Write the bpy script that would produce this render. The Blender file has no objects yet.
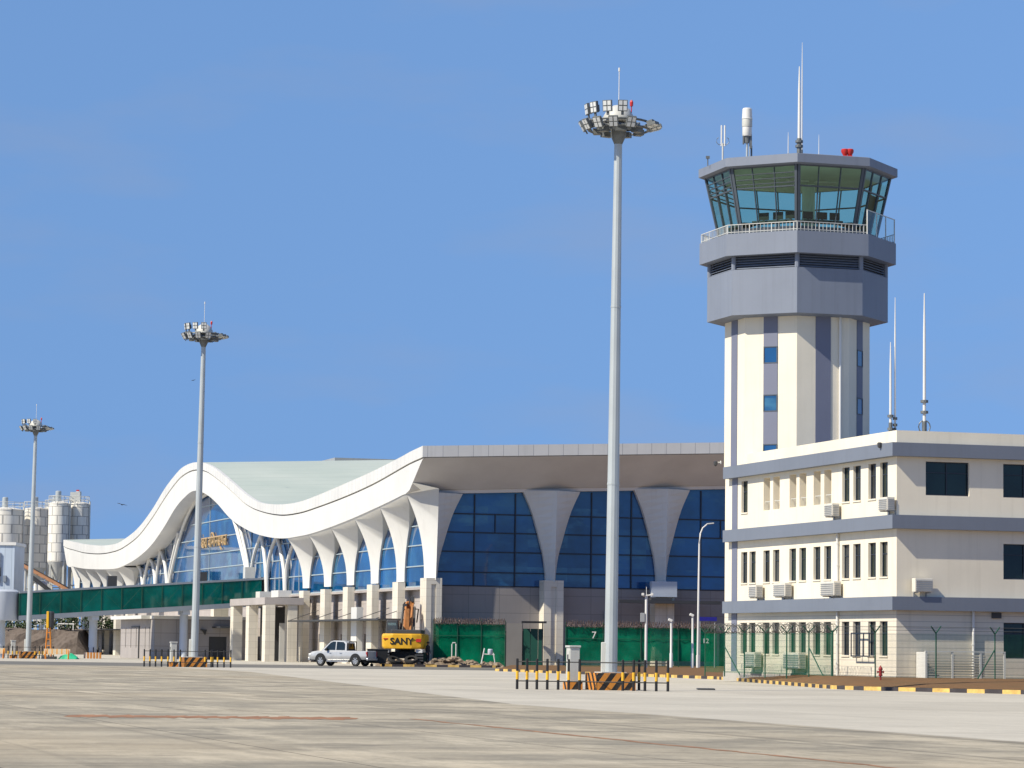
import bpy, bmesh, math, random
from mathutils import Vector, Matrix
random.seed(7)
S = bpy.context.scene
COL = S.collection
R = math.radians
ANG = math.atan(912 / 3000)                      # the whole airfield grid is turned by this much
D2 = Vector((math.cos(ANG), math.sin(ANG), 0))   # along the short fronts
D1 = Vector((-math.sin(ANG), math.cos(ANG), 0))  # along the long fronts

# ------------------------------------------------------------------ objects
def tag(o, label=None, cat=None, group=None, kind=None):
    if label: o['label'] = label
    if cat: o['category'] = cat
    if group: o['group'] = group
    if kind: o['kind'] = kind
    return o

def thing(name, label, cat, loc=(0, 0, 0), rz=0.0, group=None, scale=1.0):
    o = bpy.data.objects.new(name, None)
    o.empty_display_size = 0.3
    COL.objects.link(o)
    o.location = loc
    o.rotation_euler = (0, 0, rz)
    o.scale = (scale,) * 3
    return tag(o, label, cat, group)

def copy_tree(o, parent=None):
    c = o.copy()
    COL.objects.link(c)
    c.parent = parent
    for ch in o.children:
        copy_tree(ch, c)
    return c

class MB:
    """collects faces, then links them as one mesh object"""
    def __init__(s):
        s.v = []; s.f = []; s.m = []; s.cur = 0
    def mat(s, i):
        s.cur = i; return s
    def face(s, pts):
        n = len(s.v)
        s.v += [tuple(p) for p in pts]
        s.f.append(tuple(range(n, n + len(pts)))); s.m.append(s.cur)
        return s
    def mesh(s, verts, faces):
        n = len(s.v)
        s.v += [tuple(p) for p in verts]
        for f in faces:
            s.f.append(tuple(i + n for i in f)); s.m.append(s.cur)
        return s
    def box(s, x0, x1, y0, y1, z0, z1):
        v = [(x, y, z) for z in (z0, z1) for y in (y0, y1) for x in (x0, x1)]
        return s.mesh(v, [(0, 2, 3, 1), (4, 5, 7, 6), (0, 1, 5, 4), (2, 6, 7, 3), (0, 4, 6, 2), (1, 3, 7, 5)])
    def obox(s, mtx, sx, sy, sz):
        v = [mtx @ Vector((x * sx / 2, y * sy / 2, z * sz / 2)) for z in (-1, 1) for y in (-1, 1) for x in (-1, 1)]
        return s.mesh(v, [(0, 2, 3, 1), (4, 5, 7, 6), (0, 1, 5, 4), (2, 6, 7, 3), (0, 4, 6, 2), (1, 3, 7, 5)])
    def loft(s, rings, closed=True, caps=True):
        n = len(rings[0]); base = len(s.v)
        for r in rings: s.v += [tuple(p) for p in r]
        for k in range(len(rings) - 1):
            a, b = base + k * n, base + (k + 1) * n
            for i in range(n if closed else n - 1):
                j = (i + 1) % n
                s.f.append((a + i, a + j, b + j, b + i)); s.m.append(s.cur)
        if caps and closed:
            s.f.append(tuple(base + i for i in reversed(range(n)))); s.m.append(s.cur)
            e = base + (len(rings) - 1) * n
            s.f.append(tuple(e + i for i in range(n))); s.m.append(s.cur)
        return s
    def lathe(s, prof, n=16, x=0, y=0, ph=0.0, caps=True):
        rings = [[(x + r * math.cos(2 * math.pi * i / n + ph), y + r * math.sin(2 * math.pi * i / n + ph), z) for i in range(n)] for r, z in prof]
        return s.loft(rings, True, caps)
    def tube(s, pts, r, n=8):
        pts = [Vector(p) for p in pts]
        rings = []
        up = Vector((0, 0, 1))
        for i, p in enumerate(pts):
            t = (pts[min(i + 1, len(pts) - 1)] - pts[max(i - 1, 0)]).normalized()
            a = t.cross(up)
            if a.length < 0.05: a = t.cross(Vector((0, 1, 0)))
            a.normalize(); b = t.cross(a).normalized()
            rr = r[i] if isinstance(r, (list, tuple)) else r
            rings.append([p + a * rr * math.cos(2 * math.pi * k / n) + b * rr * math.sin(2 * math.pi * k / n) for k in range(n)])
        return s.loft(rings)
    def prism(s, poly, z0, z1):
        return s.loft([[(x, y, z0) for x, y in poly], [(x, y, z1) for x, y in poly]])
    def extr(s, poly3, d):
        d = Vector(d)
        return s.loft([[Vector(p) for p in poly3], [Vector(p) + d for p in poly3]])
    def build(s, name, mats, parent=None, smooth=False, loc=None, rz=None, bevel=0.0, weld=False):
        me = bpy.data.meshes.new(name)
        me.from_pydata(s.v, [], s.f)
        if not isinstance(mats, (list, tuple)): mats = [mats]
        for m in mats: me.materials.append(m)
        for p, i in zip(me.polygons, s.m): p.material_index = i
        bm = bmesh.new(); bm.from_mesh(me)
        if weld or smooth or bevel:
            bmesh.ops.remove_doubles(bm, verts=bm.verts, dist=0.0005)
        bmesh.ops.recalc_face_normals(bm, faces=bm.faces)
        if bevel:
            es = [e for e in bm.edges if len(e.link_faces) == 2 and e.calc_face_angle(0) > 0.5]
            bmesh.ops.bevel(bm, geom=es, offset=bevel, segments=2, profile=0.5, affect='EDGES')
        bm.to_mesh(me); bm.free()
        if smooth:
            me.shade_smooth()
            me.set_sharp_from_angle(angle=R(35))
        o = bpy.data.objects.new(name, me)
        COL.objects.link(o)
        if parent: o.parent = parent
        if loc is not None: o.location = loc
        if rz is not None: o.rotation_euler = (0, 0, rz)
        return o

def struct(name, mb, mats, **k):
    o = mb.build(name, mats, **k); o['kind'] = 'structure'; return o

def crv(pts, x):
    """smooth (monotone-ish) interpolation of a list of (x, y)"""
    if x <= pts[0][0]: return pts[0][1]
    if x >= pts[-1][0]: return pts[-1][1]
    for i in range(len(pts) - 1):
        if pts[i][0] <= x <= pts[i + 1][0]: break
    def sl(j):
        if j <= 0: return (pts[1][1] - pts[0][1]) / (pts[1][0] - pts[0][0])
        if j >= len(pts) - 1: return (pts[-1][1] - pts[-2][1]) / (pts[-1][0] - pts[-2][0])
        return (pts[j + 1][1] - pts[j - 1][1]) / (pts[j + 1][0] - pts[j - 1][0])
    x0, y0 = pts[i]; x1, y1 = pts[i + 1]; h = x1 - x0; t = (x - x0) / h
    m0, m1 = sl(i) * h, sl(i + 1) * h
    return (2*t**3 - 3*t**2 + 1) * y0 + (t**3 - 2*t**2 + t) * m0 + (-2*t**3 + 3*t**2) * y1 + (t**3 - t**2) * m1

# ------------------------------------------------------------------ materials
class NT:
    def __init__(s, name):
        s.m = bpy.data.materials.new(name); s.m.use_nodes = True
        s.t = s.m.node_tree; s.n = s.t.nodes; s.n.clear()
        s.out = s.n.new('ShaderNodeOutputMaterial')
    def new(s, typ, **k):
        n = s.n.new(typ)
        for a, b in k.items():
            if a in n.inputs and not hasattr(n, a): n.inputs[a].default_value = b
            else: setattr(n, a, b)
        return n
    def link(s, a, b): s.t.links.new(a, b)
    def coords(s): return s.new('ShaderNodeTexCoord').outputs['Object']
    def noise(s, vec, scale, detail=4, rough=0.55, sc=None):
        if sc:
            mp = s.new('ShaderNodeMapping'); mp.inputs['Scale'].default_value = sc
            s.link(vec, mp.inputs['Vector']); vec = mp.outputs['Vector']
        n = s.new('ShaderNodeTexNoise'); n.inputs['Scale'].default_value = scale
        n.inputs['Detail'].default_value = detail; n.inputs['Roughness'].default_value = rough
        s.link(vec, n.inputs['Vector']); return n.outputs['Fac']
    def ramp(s, fac, a, b, ca=(0, 0, 0, 1), cb=(1, 1, 1, 1)):
        r = s.new('ShaderNodeValToRGB')
        r.color_ramp.elements[0].position = a; r.color_ramp.elements[1].position = b
        r.color_ramp.elements[0].color = ca; r.color_ramp.elements[1].color = cb
        s.link(fac, r.inputs['Fac']); return r.outputs['Color']
    def mix(s, fac, a, b, typ='MIX'):
        n = s.new('ShaderNodeMix', data_type='RGBA', blend_type=typ)
        for sock, val in ((n.inputs['Factor'], fac), (n.inputs['A'], a), (n.inputs['B'], b)):
            # colour sockets are the third A/B pair
            pass
        A = [i for i in n.inputs if i.name == 'A' and i.type == 'RGBA'][0]
        B = [i for i in n.inputs if i.name == 'B' and i.type == 'RGBA'][0]
        F = [i for i in n.inputs if i.name == 'Factor' and i.type == 'VALUE'][0]
        for sock, val in ((F, fac), (A, a), (B, b)):
            if isinstance(val, bpy.types.NodeSocket): s.link(val, sock)
            elif sock is F: sock.default_value = val
            else: sock.default_value = tuple(val) + ((1,) if len(val) == 3 else ())
        return [o for o in n.outputs if o.type == 'RGBA'][0]
    def math(s, op, a, b=None):
        n = s.new('ShaderNodeMath', operation=op)
        for sock, val in zip(n.inputs, (a, b)):
            if val is None: continue
            if isinstance(val, bpy.types.NodeSocket): s.link(val, sock)
            else: sock.default_value = val
        return n.outputs[0]
    def sep(s, vec):
        n = s.new('ShaderNodeSeparateXYZ'); s.link(vec, n.inputs[0]); return n.outputs
    def comb(s, x, y, z):
        n = s.new('ShaderNodeCombineXYZ')
        for sock, val in zip(n.inputs, (x, y, z)):
            if isinstance(val, bpy.types.NodeSocket): s.link(val, sock)
            else: sock.default_value = val
        return n.outputs[0]
    def bsdf(s, color, rough=0.6, metal=0.0, bump=None, bs=0.3, bd=0.02, spec=0.5):
        b = s.new('ShaderNodeBsdfPrincipled')
        for nm, val in (('Base Color', color), ('Roughness', rough), ('Metallic', metal), ('Specular IOR Level', spec)):
            if isinstance(val, bpy.types.NodeSocket): s.link(val, b.inputs[nm])
            elif nm == 'Base Color': b.inputs[nm].default_value = tuple(val) + ((1,) if len(val) == 3 else ())
            else: b.inputs[nm].default_value = val
        if bump is not None:
            n = s.new('ShaderNodeBump'); n.inputs['Strength'].default_value = bs; n.inputs['Distance'].default_value = bd
            s.link(bump, n.inputs['Height']); s.link(n.outputs[0], b.inputs['Normal'])
        s.link(b.outputs[0], s.out.inputs[0]); s.b = b
        return s.m

def paint(name, c, rough=0.55, var=0.12, scale=0.6, metal=0.0, streak=0.0, bump=0.0, spec=0.4):
    """plain paint / metal / plaster with cloudy wear and, if asked, rain streaks"""
    t = NT(name); o = t.coords()
    n1 = t.noise(o, scale, 5, 0.6)
    lo = tuple(x * (1 - var) for x in c); hi = tuple(min(1, x * (1 + var * 0.6)) for x in c)
    col = t.mix(t.ramp(n1, 0.3, 0.7), lo, hi)
    if streak:
        n2 = t.noise(o, 1.0, 4, 0.6, sc=(3.2, 3.2, 0.12))
        f = t.math('MULTIPLY', t.ramp(n2, 0.52, 0.78), streak)
        col = t.mix(f, col, (c[0] * 0.45, c[1] * 0.42, c[2] * 0.38))
    bp = t.noise(o, 14, 3) if bump else None
    return t.bsdf(col, rough, metal, bp, bump, 0.02, spec)

def cladding(name, c, w, h, joint=(0.2, 0.2, 0.2), size=0.012, rough=0.5, var=0.06, off=0.0, joff=0.5):
    """panels or stone slabs with open joints; follows upright faces of both grid directions"""
    t = NT(name); o = t.coords(); x, y, z = t.sep(o)
    vec = t.comb(t.math('ADD', x, y), z, 0)
    b = t.new('ShaderNodeTexBrick'); b.offset = joff; b.squash = 1.0
    for k, v in (('Scale', 1.0), ('Brick Width', w), ('Row Height', h), ('Mortar Size', size), ('Mortar Smooth', 0.1), ('Bias', 0.0)):
        b.inputs[k].default_value = v
    b.inputs['Color1'].default_value = tuple(x * (1 - var) for x in c) + (1,)
    b.inputs['Color2'].default_value = tuple(min(1, x * (1 + var)) for x in c) + (1,)
    b.inputs['Mortar'].default_value = tuple(joint) + (1,)
    t.link(vec, b.inputs['Vector'])
    n = t.noise(o, 0.35, 5, 0.6)
    col = t.mix(t.ramp(n, 0.25, 0.75), tuple([0.86] * 3), (1, 1, 1))
    col = t.mix(1.0, b.outputs['Color'], col, 'MULTIPLY')
    n2 = t.noise(o, 1.0, 4, 0.6, sc=(2.5, 2.5, 0.1))
    col = t.mix(t.math('MULTIPLY', t.ramp(n2, 0.55, 0.8), 0.28), col, tuple(x * 0.5 for x in c))
    return t.bsdf(col, rough, 0, b.outputs['Fac'], 0.25, -0.01, 0.35)

def glazing(name, c, rough=0.02, var=0.5, spec=0.5, scale=0.25, wob=0.0, pane=None, light=None):
    """dark coated glass: the room behind is only a tint, the sky shows in it; panes differ a little"""
    t = NT(name); o = t.coords()
    n = t.noise(o, scale, 4, 0.6)
    col = t.mix(t.ramp(n, 0.35, 0.65), tuple(x * (1 - var) for x in c), tuple(x * (1 + var) for x in c))
    bp = t.noise(o, 0.35, 3) if wob else None
    if pane:
        x, y, z = t.sep(o)
        u = t.math('FLOOR', t.math('MULTIPLY', t.math('ADD', x, y), 1 / pane[0])); v = t.math('FLOOR', t.math('MULTIPLY', z, 1 / pane[1]))
        w = t.new('ShaderNodeTexWhiteNoise'); w.noise_dimensions = '3D'; t.link(t.comb(u, v, 0), w.inputs['Vector'])
        soft = t.ramp(t.noise(o, 0.3, 4, 0.6, sc=(1, 1, 2.2)), 0.42, 0.62)
        f = t.math('MULTIPLY', t.ramp(w.outputs['Value'], 0.35, 1.0), soft)
        col = t.mix(f, col, light)
    return t.bsdf(col, rough, 0, bp, wob, 0.05, spec)

def seeglass(name, tint, refl=0.5, rough=0.02):
    t = NT(name)
    a = t.new('ShaderNodeBsdfTransparent'); a.inputs['Color'].default_value = tuple(tint) + (1,)
    g = t.new('ShaderNodeBsdfGlossy'); g.inputs['Roughness'].default_value = rough
    f = t.new('ShaderNodeFresnel'); f.inputs['IOR'].default_value = 1.0 + refl
    m = t.new('ShaderNodeMixShader')
    ge = t.new('ShaderNodeNewGeometry')
    t.link(t.math('MULTIPLY', f.outputs[0], t.math('SUBTRACT', 1.0, ge.outputs['Backfacing'])), m.inputs[0]); t.link(a.outputs[0], m.inputs[1]); t.link(g.outputs[0], m.inputs[2])
    t.link(m.outputs[0], t.out.inputs[0])
    return t.m

def netting(name, c, cover, pitch=0.05, plain=True):
    """woven net or wire mesh: opaque strands over open holes"""
    t = NT(name); o = t.coords(); x, y, z = t.sep(o)
    d = t.new('ShaderNodeBsdfDiffuse')
    n = t.noise(o, 0.7, 4, 0.6)
    t.link(t.mix(t.ramp(n, 0.3, 0.7), tuple(v * 0.5 for v in c), tuple(v * 1.5 for v in c)), d.inputs['Color'])
    tl = t.new('ShaderNodeBsdfTranslucent'); tl.inputs['Color'].default_value = tuple(c) + (1,)
    dm = t.new('ShaderNodeMixShader'); dm.inputs[0].default_value = 0.3
    t.link(d.outputs[0], dm.inputs[1]); t.link(tl.outputs[0], dm.inputs[2])
    tr = t.new('ShaderNodeBsdfTransparent')
    m = t.new('ShaderNodeMixShader')
    u = t.math('FRACT', t.math('MULTIPLY', t.math('ADD', x, y), 1 / pitch))
    v = t.math('FRACT', t.math('MULTIPLY', z, 1 / pitch))
    k = 1 - math.sqrt(1 - cover)
    f = t.math('MAXIMUM', t.math('LESS_THAN', u, k), t.math('LESS_THAN', v, k))
    t.link(f, m.inputs[0]); t.link(tr.outputs[0], m.inputs[1]); t.link(dm.outputs[0], m.inputs[2])
    t.link(m.outputs[0], t.out.inputs[0])
    return t.m

def stripes(name, c1, c2, period, slope=1.0, duty=0.5, rough=0.6):
    t = NT(name); o = t.coords(); x, y, z = t.sep(o)
    s = t.math('ADD', t.math('ADD', x, y), t.math('MULTIPLY', z, slope))
    f = t.math('LESS_THAN', t.math('FRACT', t.math('MULTIPLY', s, 1 / period)), duty)
    n = t.noise(o, 5, 4, 0.7)
    col = t.mix(f, c1, c2)
    col = t.mix(t.math('MULTIPLY', t.ramp(n, 0.5, 0.75), 0.5), col, (0.16, 0.13, 0.1))
    return t.bsdf(col, rough)

M = {}
M['white_panel'] = cladding('white aluminium panel', (0.71, 0.695, 0.66), 1.25, 60, (0.35, 0.35, 0.36), 0.02, 0.4, 0.02)
M['white'] = paint('white enamel', (0.68, 0.668, 0.635), 0.45, 0.06, 0.4, streak=0.15)
M['soffit'] = paint('soffit panel', (0.73, 0.73, 0.73), 0.5, 0.08, 0.3, streak=0.0)
M['groove'] = paint('shadow gap', (0.08, 0.08, 0.08), 0.7)
M['roof_green'] = None
M['stone'] = cladding('cream stone', (0.74, 0.68, 0.57), 1.1, 0.62, (0.52, 0.47, 0.39), 0.010, 0.6, 0.05, joff=0)
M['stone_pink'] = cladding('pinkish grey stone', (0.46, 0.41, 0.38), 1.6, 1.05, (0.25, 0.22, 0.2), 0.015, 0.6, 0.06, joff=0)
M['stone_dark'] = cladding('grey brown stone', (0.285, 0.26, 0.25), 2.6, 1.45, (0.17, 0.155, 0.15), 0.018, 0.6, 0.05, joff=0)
M['glass_blue'] = glazing('blue coated glass', (0.006, 0.065, 0.19), 0.03, 0.45, 0.9, 0.2, 0.12, (3.4, 1.62), (0.05, 0.17, 0.28))
M['glass_dark'] = glazing('dark window glass', (0.012, 0.02, 0.026), 0.03, 0.6, 0.5, 0.4)
M['mullion'] = paint('dark mullion', (0.02, 0.03, 0.05), 0.5)
M['mullion_pale'] = paint('pale mullion', (0.35, 0.42, 0.45), 0.5)
M['cream'] = paint('cream render', (0.77, 0.70, 0.565), 0.75, 0.08, 0.3, streak=0.17, bump=0.05)
M['cream_groove'] = cladding('grooved cream render', (0.76, 0.69, 0.57), 80, 0.3, (0.55, 0.5, 0.43), 0.02, 0.7, 0.02, joff=0)
M['band'] = paint('blue grey band', (0.16, 0.182, 0.228), 0.6, 0.06, 0.3, streak=0.12)
M['tower_grey'] = paint('blue grey tower paint', (0.19, 0.215, 0.27), 0.6, 0.08, 0.3, streak=0.2)
M['stripe'] = paint('slate stripe', (0.16, 0.172, 0.235), 0.6, 0.06, 0.3)
M['tower_glass'] = seeglass('green cab glass', (0.82, 0.93, 0.88), 0.45)
M['clear_glass'] = seeglass('clear balustrade glass', (0.90, 0.94, 0.94), 0.4)
M['cab_frame'] = paint('cab frame', (0.07, 0.085, 0.105), 0.5)
M['interior'] = paint('cab interior', (0.70, 0.76, 0.66), 0.7)
M['black'] = paint('black paint', (0.015, 0.015, 0.016), 0.5)
M['dark'] = paint('dark grey metal', (0.05, 0.052, 0.056), 0.5)
M['grey'] = paint('grey metal', (0.3, 0.31, 0.32), 0.5, streak=0.2)
M['galv'] = paint('galvanised pole', (0.46, 0.49, 0.49), 0.42, 0.12, 0.5, 0.25, streak=0.25)
M['galv_dark'] = paint('weathered steel fittings', (0.16, 0.17, 0.17), 0.5, 0.3, 3, 0.3)
M['led'] = paint('floodlight lens', (0.62, 0.63, 0.62), 0.25, 0.03)
M['yellow'] = paint('yellow sleeve', (0.75, 0.42, 0.03), 0.5, 0.2, 3)
M['cab_yellow'] = paint('machine yellow', (0.74, 0.40, 0.02), 0.5, 0.25, 1.5, streak=0.45)
M['rust_boom'] = paint('worn orange boom', (0.42, 0.17, 0.05), 0.55, 0.35, 3)
M['orange'] = paint('orange paint', (0.65, 0.22, 0.02), 0.5, 0.2, 3)
M['red'] = paint('red paint', (0.5, 0.025, 0.02), 0.45, 0.15, 4)
M['hydrant'] = paint('hydrant red', (0.26, 0.02, 0.02), 0.5, 0.2, 6)
M['hazard'] = stripes('orange and black hazard stripes', (0.62, 0.24, 0.03), (0.015, 0.014, 0.013), 0.5, -0.75, 0.5)
M['hazard_white'] = stripes('orange and white stripes', (0.62, 0.24, 0.04), (0.72, 0.68, 0.6), 0.3, 0.0, 0.3)
M['fence_green'] = paint('fence green', (0.012, 0.075, 0.045), 0.5, 0.2, 2)
M['net_green'] = netting('green shade net', (0.002, 0.15, 0.078), 0.93, 0.03)
M['mesh_thin'] = netting('green wire mesh', (0.03, 0.15, 0.08), 0.13, 0.06)
M['mesh_thick'] = netting('green wire mesh folded', (0.006, 0.12, 0.055), 0.27, 0.06)
M['razor'] = paint('razor wire', (0.13, 0.13, 0.12), 0.5, 0.2, 5, 0.4)
M['razor_rust'] = paint('rusty razor wire', (0.17, 0.12, 0.1), 0.6, 0.3, 5, 0.2)
M['ac'] = cladding('slatted air conditioner casing', (0.66, 0.62, 0.53), 60, 0.11, (0.3, 0.29, 0.26), 0.02, 0.5, 0.03)
M['cabinet'] = paint('cabinet grey white', (0.52, 0.52, 0.48), 0.5, 0.06, 1.0, streak=0.2)
M['silver'] = paint('silver car paint', (0.50, 0.50, 0.50), 0.3, 0.12, 2.5, 0.25, streak=0.25)
M['tyre'] = paint('tyre rubber', (0.02, 0.02, 0.02), 0.8)
M['rim'] = paint('alloy rim', (0.5, 0.5, 0.5), 0.35, 0.05, 3, 0.6)
M['silo'] = None
M['steel_white'] = paint('pale painted steel', (0.55, 0.55, 0.52), 0.5, 0.15, 0.8, streak=0.3)
M['blue_clad'] = cladding('pale blue cladding', (0.50, 0.58, 0.68), 0.9, 30, (0.3, 0.36, 0.43), 0.03, 0.5, 0.03)
M['bridge_grey'] = paint('bridge grey', (0.23, 0.26, 0.30), 0.5, 0.08, 0.3, streak=0.15)
M['bridge_pale'] = paint('rotunda pale grey', (0.5, 0.54, 0.6), 0.5, 0.06, 0.3, streak=0.2)
M['bridge_glass'] = glazing('green bridge glass', (0.0, 0.09, 0.075), 0.04, 0.4, 0.5, 0.35)
M['gold'] = paint('gold letters', (0.62, 0.42, 0.2), 0.4, 0.1, 2, 0.3)
M['text_black'] = paint('black lettering', (0.02, 0.018, 0.015), 0.5)
M['tarp'] = paint('green tarpaulin', (0.03, 0.42, 0.22), 0.5, 0.3, 2)
M['foliage'] = paint('shrub leaves', (0.045, 0.075, 0.025), 0.7, 0.5, 1.2)
M['bark'] = paint('bark', (0.09, 0.07, 0.05), 0.8)
M['blue_sign'] = paint('blue sign face', (0.015, 0.015, 0.2), 0.4)
M['cloth_dark'] = paint('dark work clothes', (0.02, 0.021, 0.026), 0.8, 0.3, 5)
M['skin'] = paint('skin', (0.28, 0.15, 0.09), 0.5, 0.05)
M['helmet'] = paint('white helmet', (0.8, 0.8, 0.78), 0.3, 0.02)
M['rock'] = paint('broken stone', (0.24, 0.185, 0.13), 0.85, 0.4, 1.5, bump=0.3)
M['bank'] = None
M['timber'] = paint('grey timber', (0.25, 0.21, 0.17), 0.8, 0.3, 2)
M['louvre_back'] = paint('louvre shade', (0.03, 0.038, 0.055), 0.7)
M['ac_cream'] = paint('aged air conditioner casing', (0.66, 0.62, 0.54), 0.5, 0.1, 2, streak=.3)
M['red_light'] = paint('tail lamp', (0.35, 0.02, 0.02), 0.3)

def mk_roof():
    t = NT('pale green metal roof'); o = t.coords(); x, y, z = t.sep(o)
    s = t.math('FRACT', t.math('MULTIPLY', y, 0.45))
    seam = t.math('LESS_THAN', s, 0.06)
    n = t.noise(o, 0.12, 5, 0.6); n2 = t.noise(o, 0.8, 4, 0.6, sc=(0.1, 1, 1))
    col = t.mix(t.ramp(n, 0.3, 0.7), (0.40, 0.455, 0.405), (0.47, 0.51, 0.455))
    col = t.mix(t.math('MULTIPLY', t.ramp(n2, 0.5, 0.75), 0.35), col, (0.29, 0.34, 0.30))
    col = t.mix(t.math('MULTIPLY', seam, 0.3), col, (0.22, 0.26, 0.23))
    return t.bsdf(col, 0.55)
M['roof_green'] = mk_roof()

def mk_silo():
    t = NT('white silo plates'); o = t.coords(); x, y, z = t.sep(o)
    ang = t.new('ShaderNodeMath', operation='ARCTAN2'); t.link(y, ang.inputs[0]); t.link(x, ang.inputs[1])
    b = t.new('ShaderNodeTexBrick'); b.offset = 0.5
    for k, v in (('Scale', 1.0), ('Brick Width', 1.05), ('Row Height', 1.3), ('Mortar Size', 0.055), ('Mortar Smooth', 0.2), ('Bias', 0.0)):
        b.inputs[k].default_value = v
    b.inputs['Color1'].default_value = (0.74, 0.70, 0.62, 1); b.inputs['Color2'].default_value = (0.80, 0.765, 0.69, 1)
    b.inputs['Mortar'].default_value = (0.34, 0.33, 0.31, 1)
    t.link(t.comb(ang.outputs[0], z, 0), b.inputs['Vector'])
    n = t.noise(o, 1.0, 5, 0.65, sc=(2, 2, 0.15))
    col = t.mix(t.math('MULTIPLY', t.ramp(n, 0.45, 0.8), 0.5), b.outputs['Color'], (0.36, 0.32, 0.26))
    return t.bsdf(col, 0.6)
M['silo'] = mk_silo()

def mk_bank():
    t = NT('rubble bank'); o = t.coords()
    n = t.noise(o, 1.4, 6, 0.7); v = t.new('ShaderNodeTexVoronoi'); v.inputs['Scale'].default_value = 1.6
    t.link(o, v.inputs['Vector'])
    col = t.mix(t.ramp(n, 0.35, 0.7), (0.045, 0.034, 0.027), (0.15, 0.112, 0.088))
    col = t.mix(t.ramp(v.outputs['Distance'], 0.0, 0.5), col, (0.14, 0.11, 0.09))
    return t.bsdf(col, 0.9, 0, n, 0.8, 0.3)
M['bank'] = mk_bank()

def mk_concrete(name, base, dark, stain, warm, slab=5.0, joint=0.6):
    """airfield concrete: slabs with joints, tyre scuffs, oil and rust stains"""
    t = NT(name); o = t.coords()
    mul = lambda c, k: tuple(min(1, x * k) for x in c)
    big = t.noise(o, 0.03, 5, 0.6)
    a = t.noise(o, 0.22, 8, 0.72); b2 = t.noise(o, 1.0, 7, 0.7, sc=(0.16, 0.5, 1)); c2 = t.noise(o, 1.0, 7, 0.72, sc=(0.5, 0.13, 1))
    fine = t.noise(o, 7.0, 5, 0.8); tyre = t.noise(o, 1.0, 4, 0.6, sc=(1.3, 0.012, 1)); tyre2 = t.noise(o, 1.0, 4, 0.6, sc=(0.02, 0.9, 1))
    col = t.mix(t.ramp(a, 0.40, 0.62), base, t.mix(stain, base, dark))
    col = t.mix(t.math('MULTIPLY', t.ramp(b2, 0.50, 0.62), 0.7 * stain), col, mul(dark, 0.82))
    col = t.mix(t.math('MULTIPLY', t.ramp(c2, 0.52, 0.64), 0.75 * stain), col, mul(base, 1.22))
    col = t.mix(t.math('MULTIPLY', t.ramp(big, 0.48, 0.62), 0.45 * stain), col, warm)
    col = t.mix(t.math('MULTIPLY', t.ramp(tyre, 0.57, 0.70), 0.55 * stain), col, mul(dark, 0.55))
    col = t.mix(t.math('MULTIPLY', t.ramp(tyre2, 0.60, 0.72), 0.45 * stain), col, mul(dark, 0.6))
    spots = t.noise(o, 0.11, 3, 0.5, sc=(1, 0.6, 1))
    col = t.mix(t.math('MULTIPLY', t.ramp(spots, 0.69, 0.73), 0.7 * stain), col, mul(dark, 0.4))
    col = t.mix(t.math('MULTIPLY', t.ramp(fine, 0.42, 0.7), 0.35), col, mul(dark, 0.75))
    b = t.new('ShaderNodeTexBrick'); b.offset = 0.0
    for k, v in (('Scale', 1.0), ('Brick Width', slab), ('Row Height', slab), ('Mortar Size', 0.022), ('Mortar Smooth', 0.0)):
        b.inputs[k].default_value = v
    b.inputs['Color1'].default_value = (1, 1, 1, 1); b.inputs['Color2'].default_value = (0.86, 0.86, 0.86, 1)
    b.inputs['Mortar'].default_value = (1 - joint,) * 3 + (1,)
    t.link(o, b.inputs['Vector'])
    col = t.mix(1.0, col, b.outputs['Color'], 'MULTIPLY')
    return t.bsdf(col, 0.85, 0, fine, 0.2, 0.012, 0.25)
M['apron'] = mk_concrete('weathered apron concrete', (0.49, 0.43, 0.325), (0.26, 0.235, 0.185), 1.0, (0.46, 0.375, 0.255))
M['lane'] = mk_concrete('pale lane concrete', (0.545, 0.505, 0.425), (0.44, 0.405, 0.34), 0.42, (0.50, 0.445, 0.355), 5.0, 0.3)
M['asphalt'] = mk_concrete('grey service road', (0.20, 0.19, 0.17), (0.155, 0.15, 0.135), 0.5, (0.23, 0.21, 0.18), 50, 0.0)

def mk_soil(name, c1, c2):
    t = NT(name); o = t.coords()
    n = t.noise(o, 0.9, 6, 0.7); f = t.noise(o, 9, 5, 0.7)
    col = t.mix(t.ramp(n, 0.35, 0.68), c1, c2)
    col = t.mix(t.math('MULTIPLY', t.ramp(f, 0.45, 0.7), 0.4), col, tuple(x * 0.55 for x in c1))
    return t.bsdf(col, 0.95, 0, f, 0.5, 0.05, 0.1)
M['soil'] = mk_soil('bare reddish soil', (0.20, 0.11, 0.055), (0.15, 0.10, 0.055))
M['ground'] = mk_soil('dry ground', (0.17, 0.15, 0.09), (0.11, 0.12, 0.06))
M['rust_line'] = paint('worn rust coloured line', (0.33, 0.17, 0.09), 0.85, 0.45, 1.5)
M['kerb_y'] = paint('yellow kerb paint', (0.66, 0.43, 0.13), 0.75, 0.4, 2.6)
M['kerb_k'] = paint('black kerb paint', (0.05, 0.042, 0.045), 0.7, 0.3, 2.0)
SUN_E, EXPO = 5.0, 0.3
SKY = (300.0, 1.0, 0.2, 1.5, 0.07, .15, 0.2, (.96, 1.2, 1.55))
# ------------------------------------------------------------------ ground
def G(l, d, z=0.0):                      # grid coordinates (across, along) -> world
    p = D2 * l + D1 * d
    return (p.x, p.y, z)
def grid_loc(x, y):
    p = Vector((x, y, 0)); return p.dot(D2), p.dot(D1)

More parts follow.
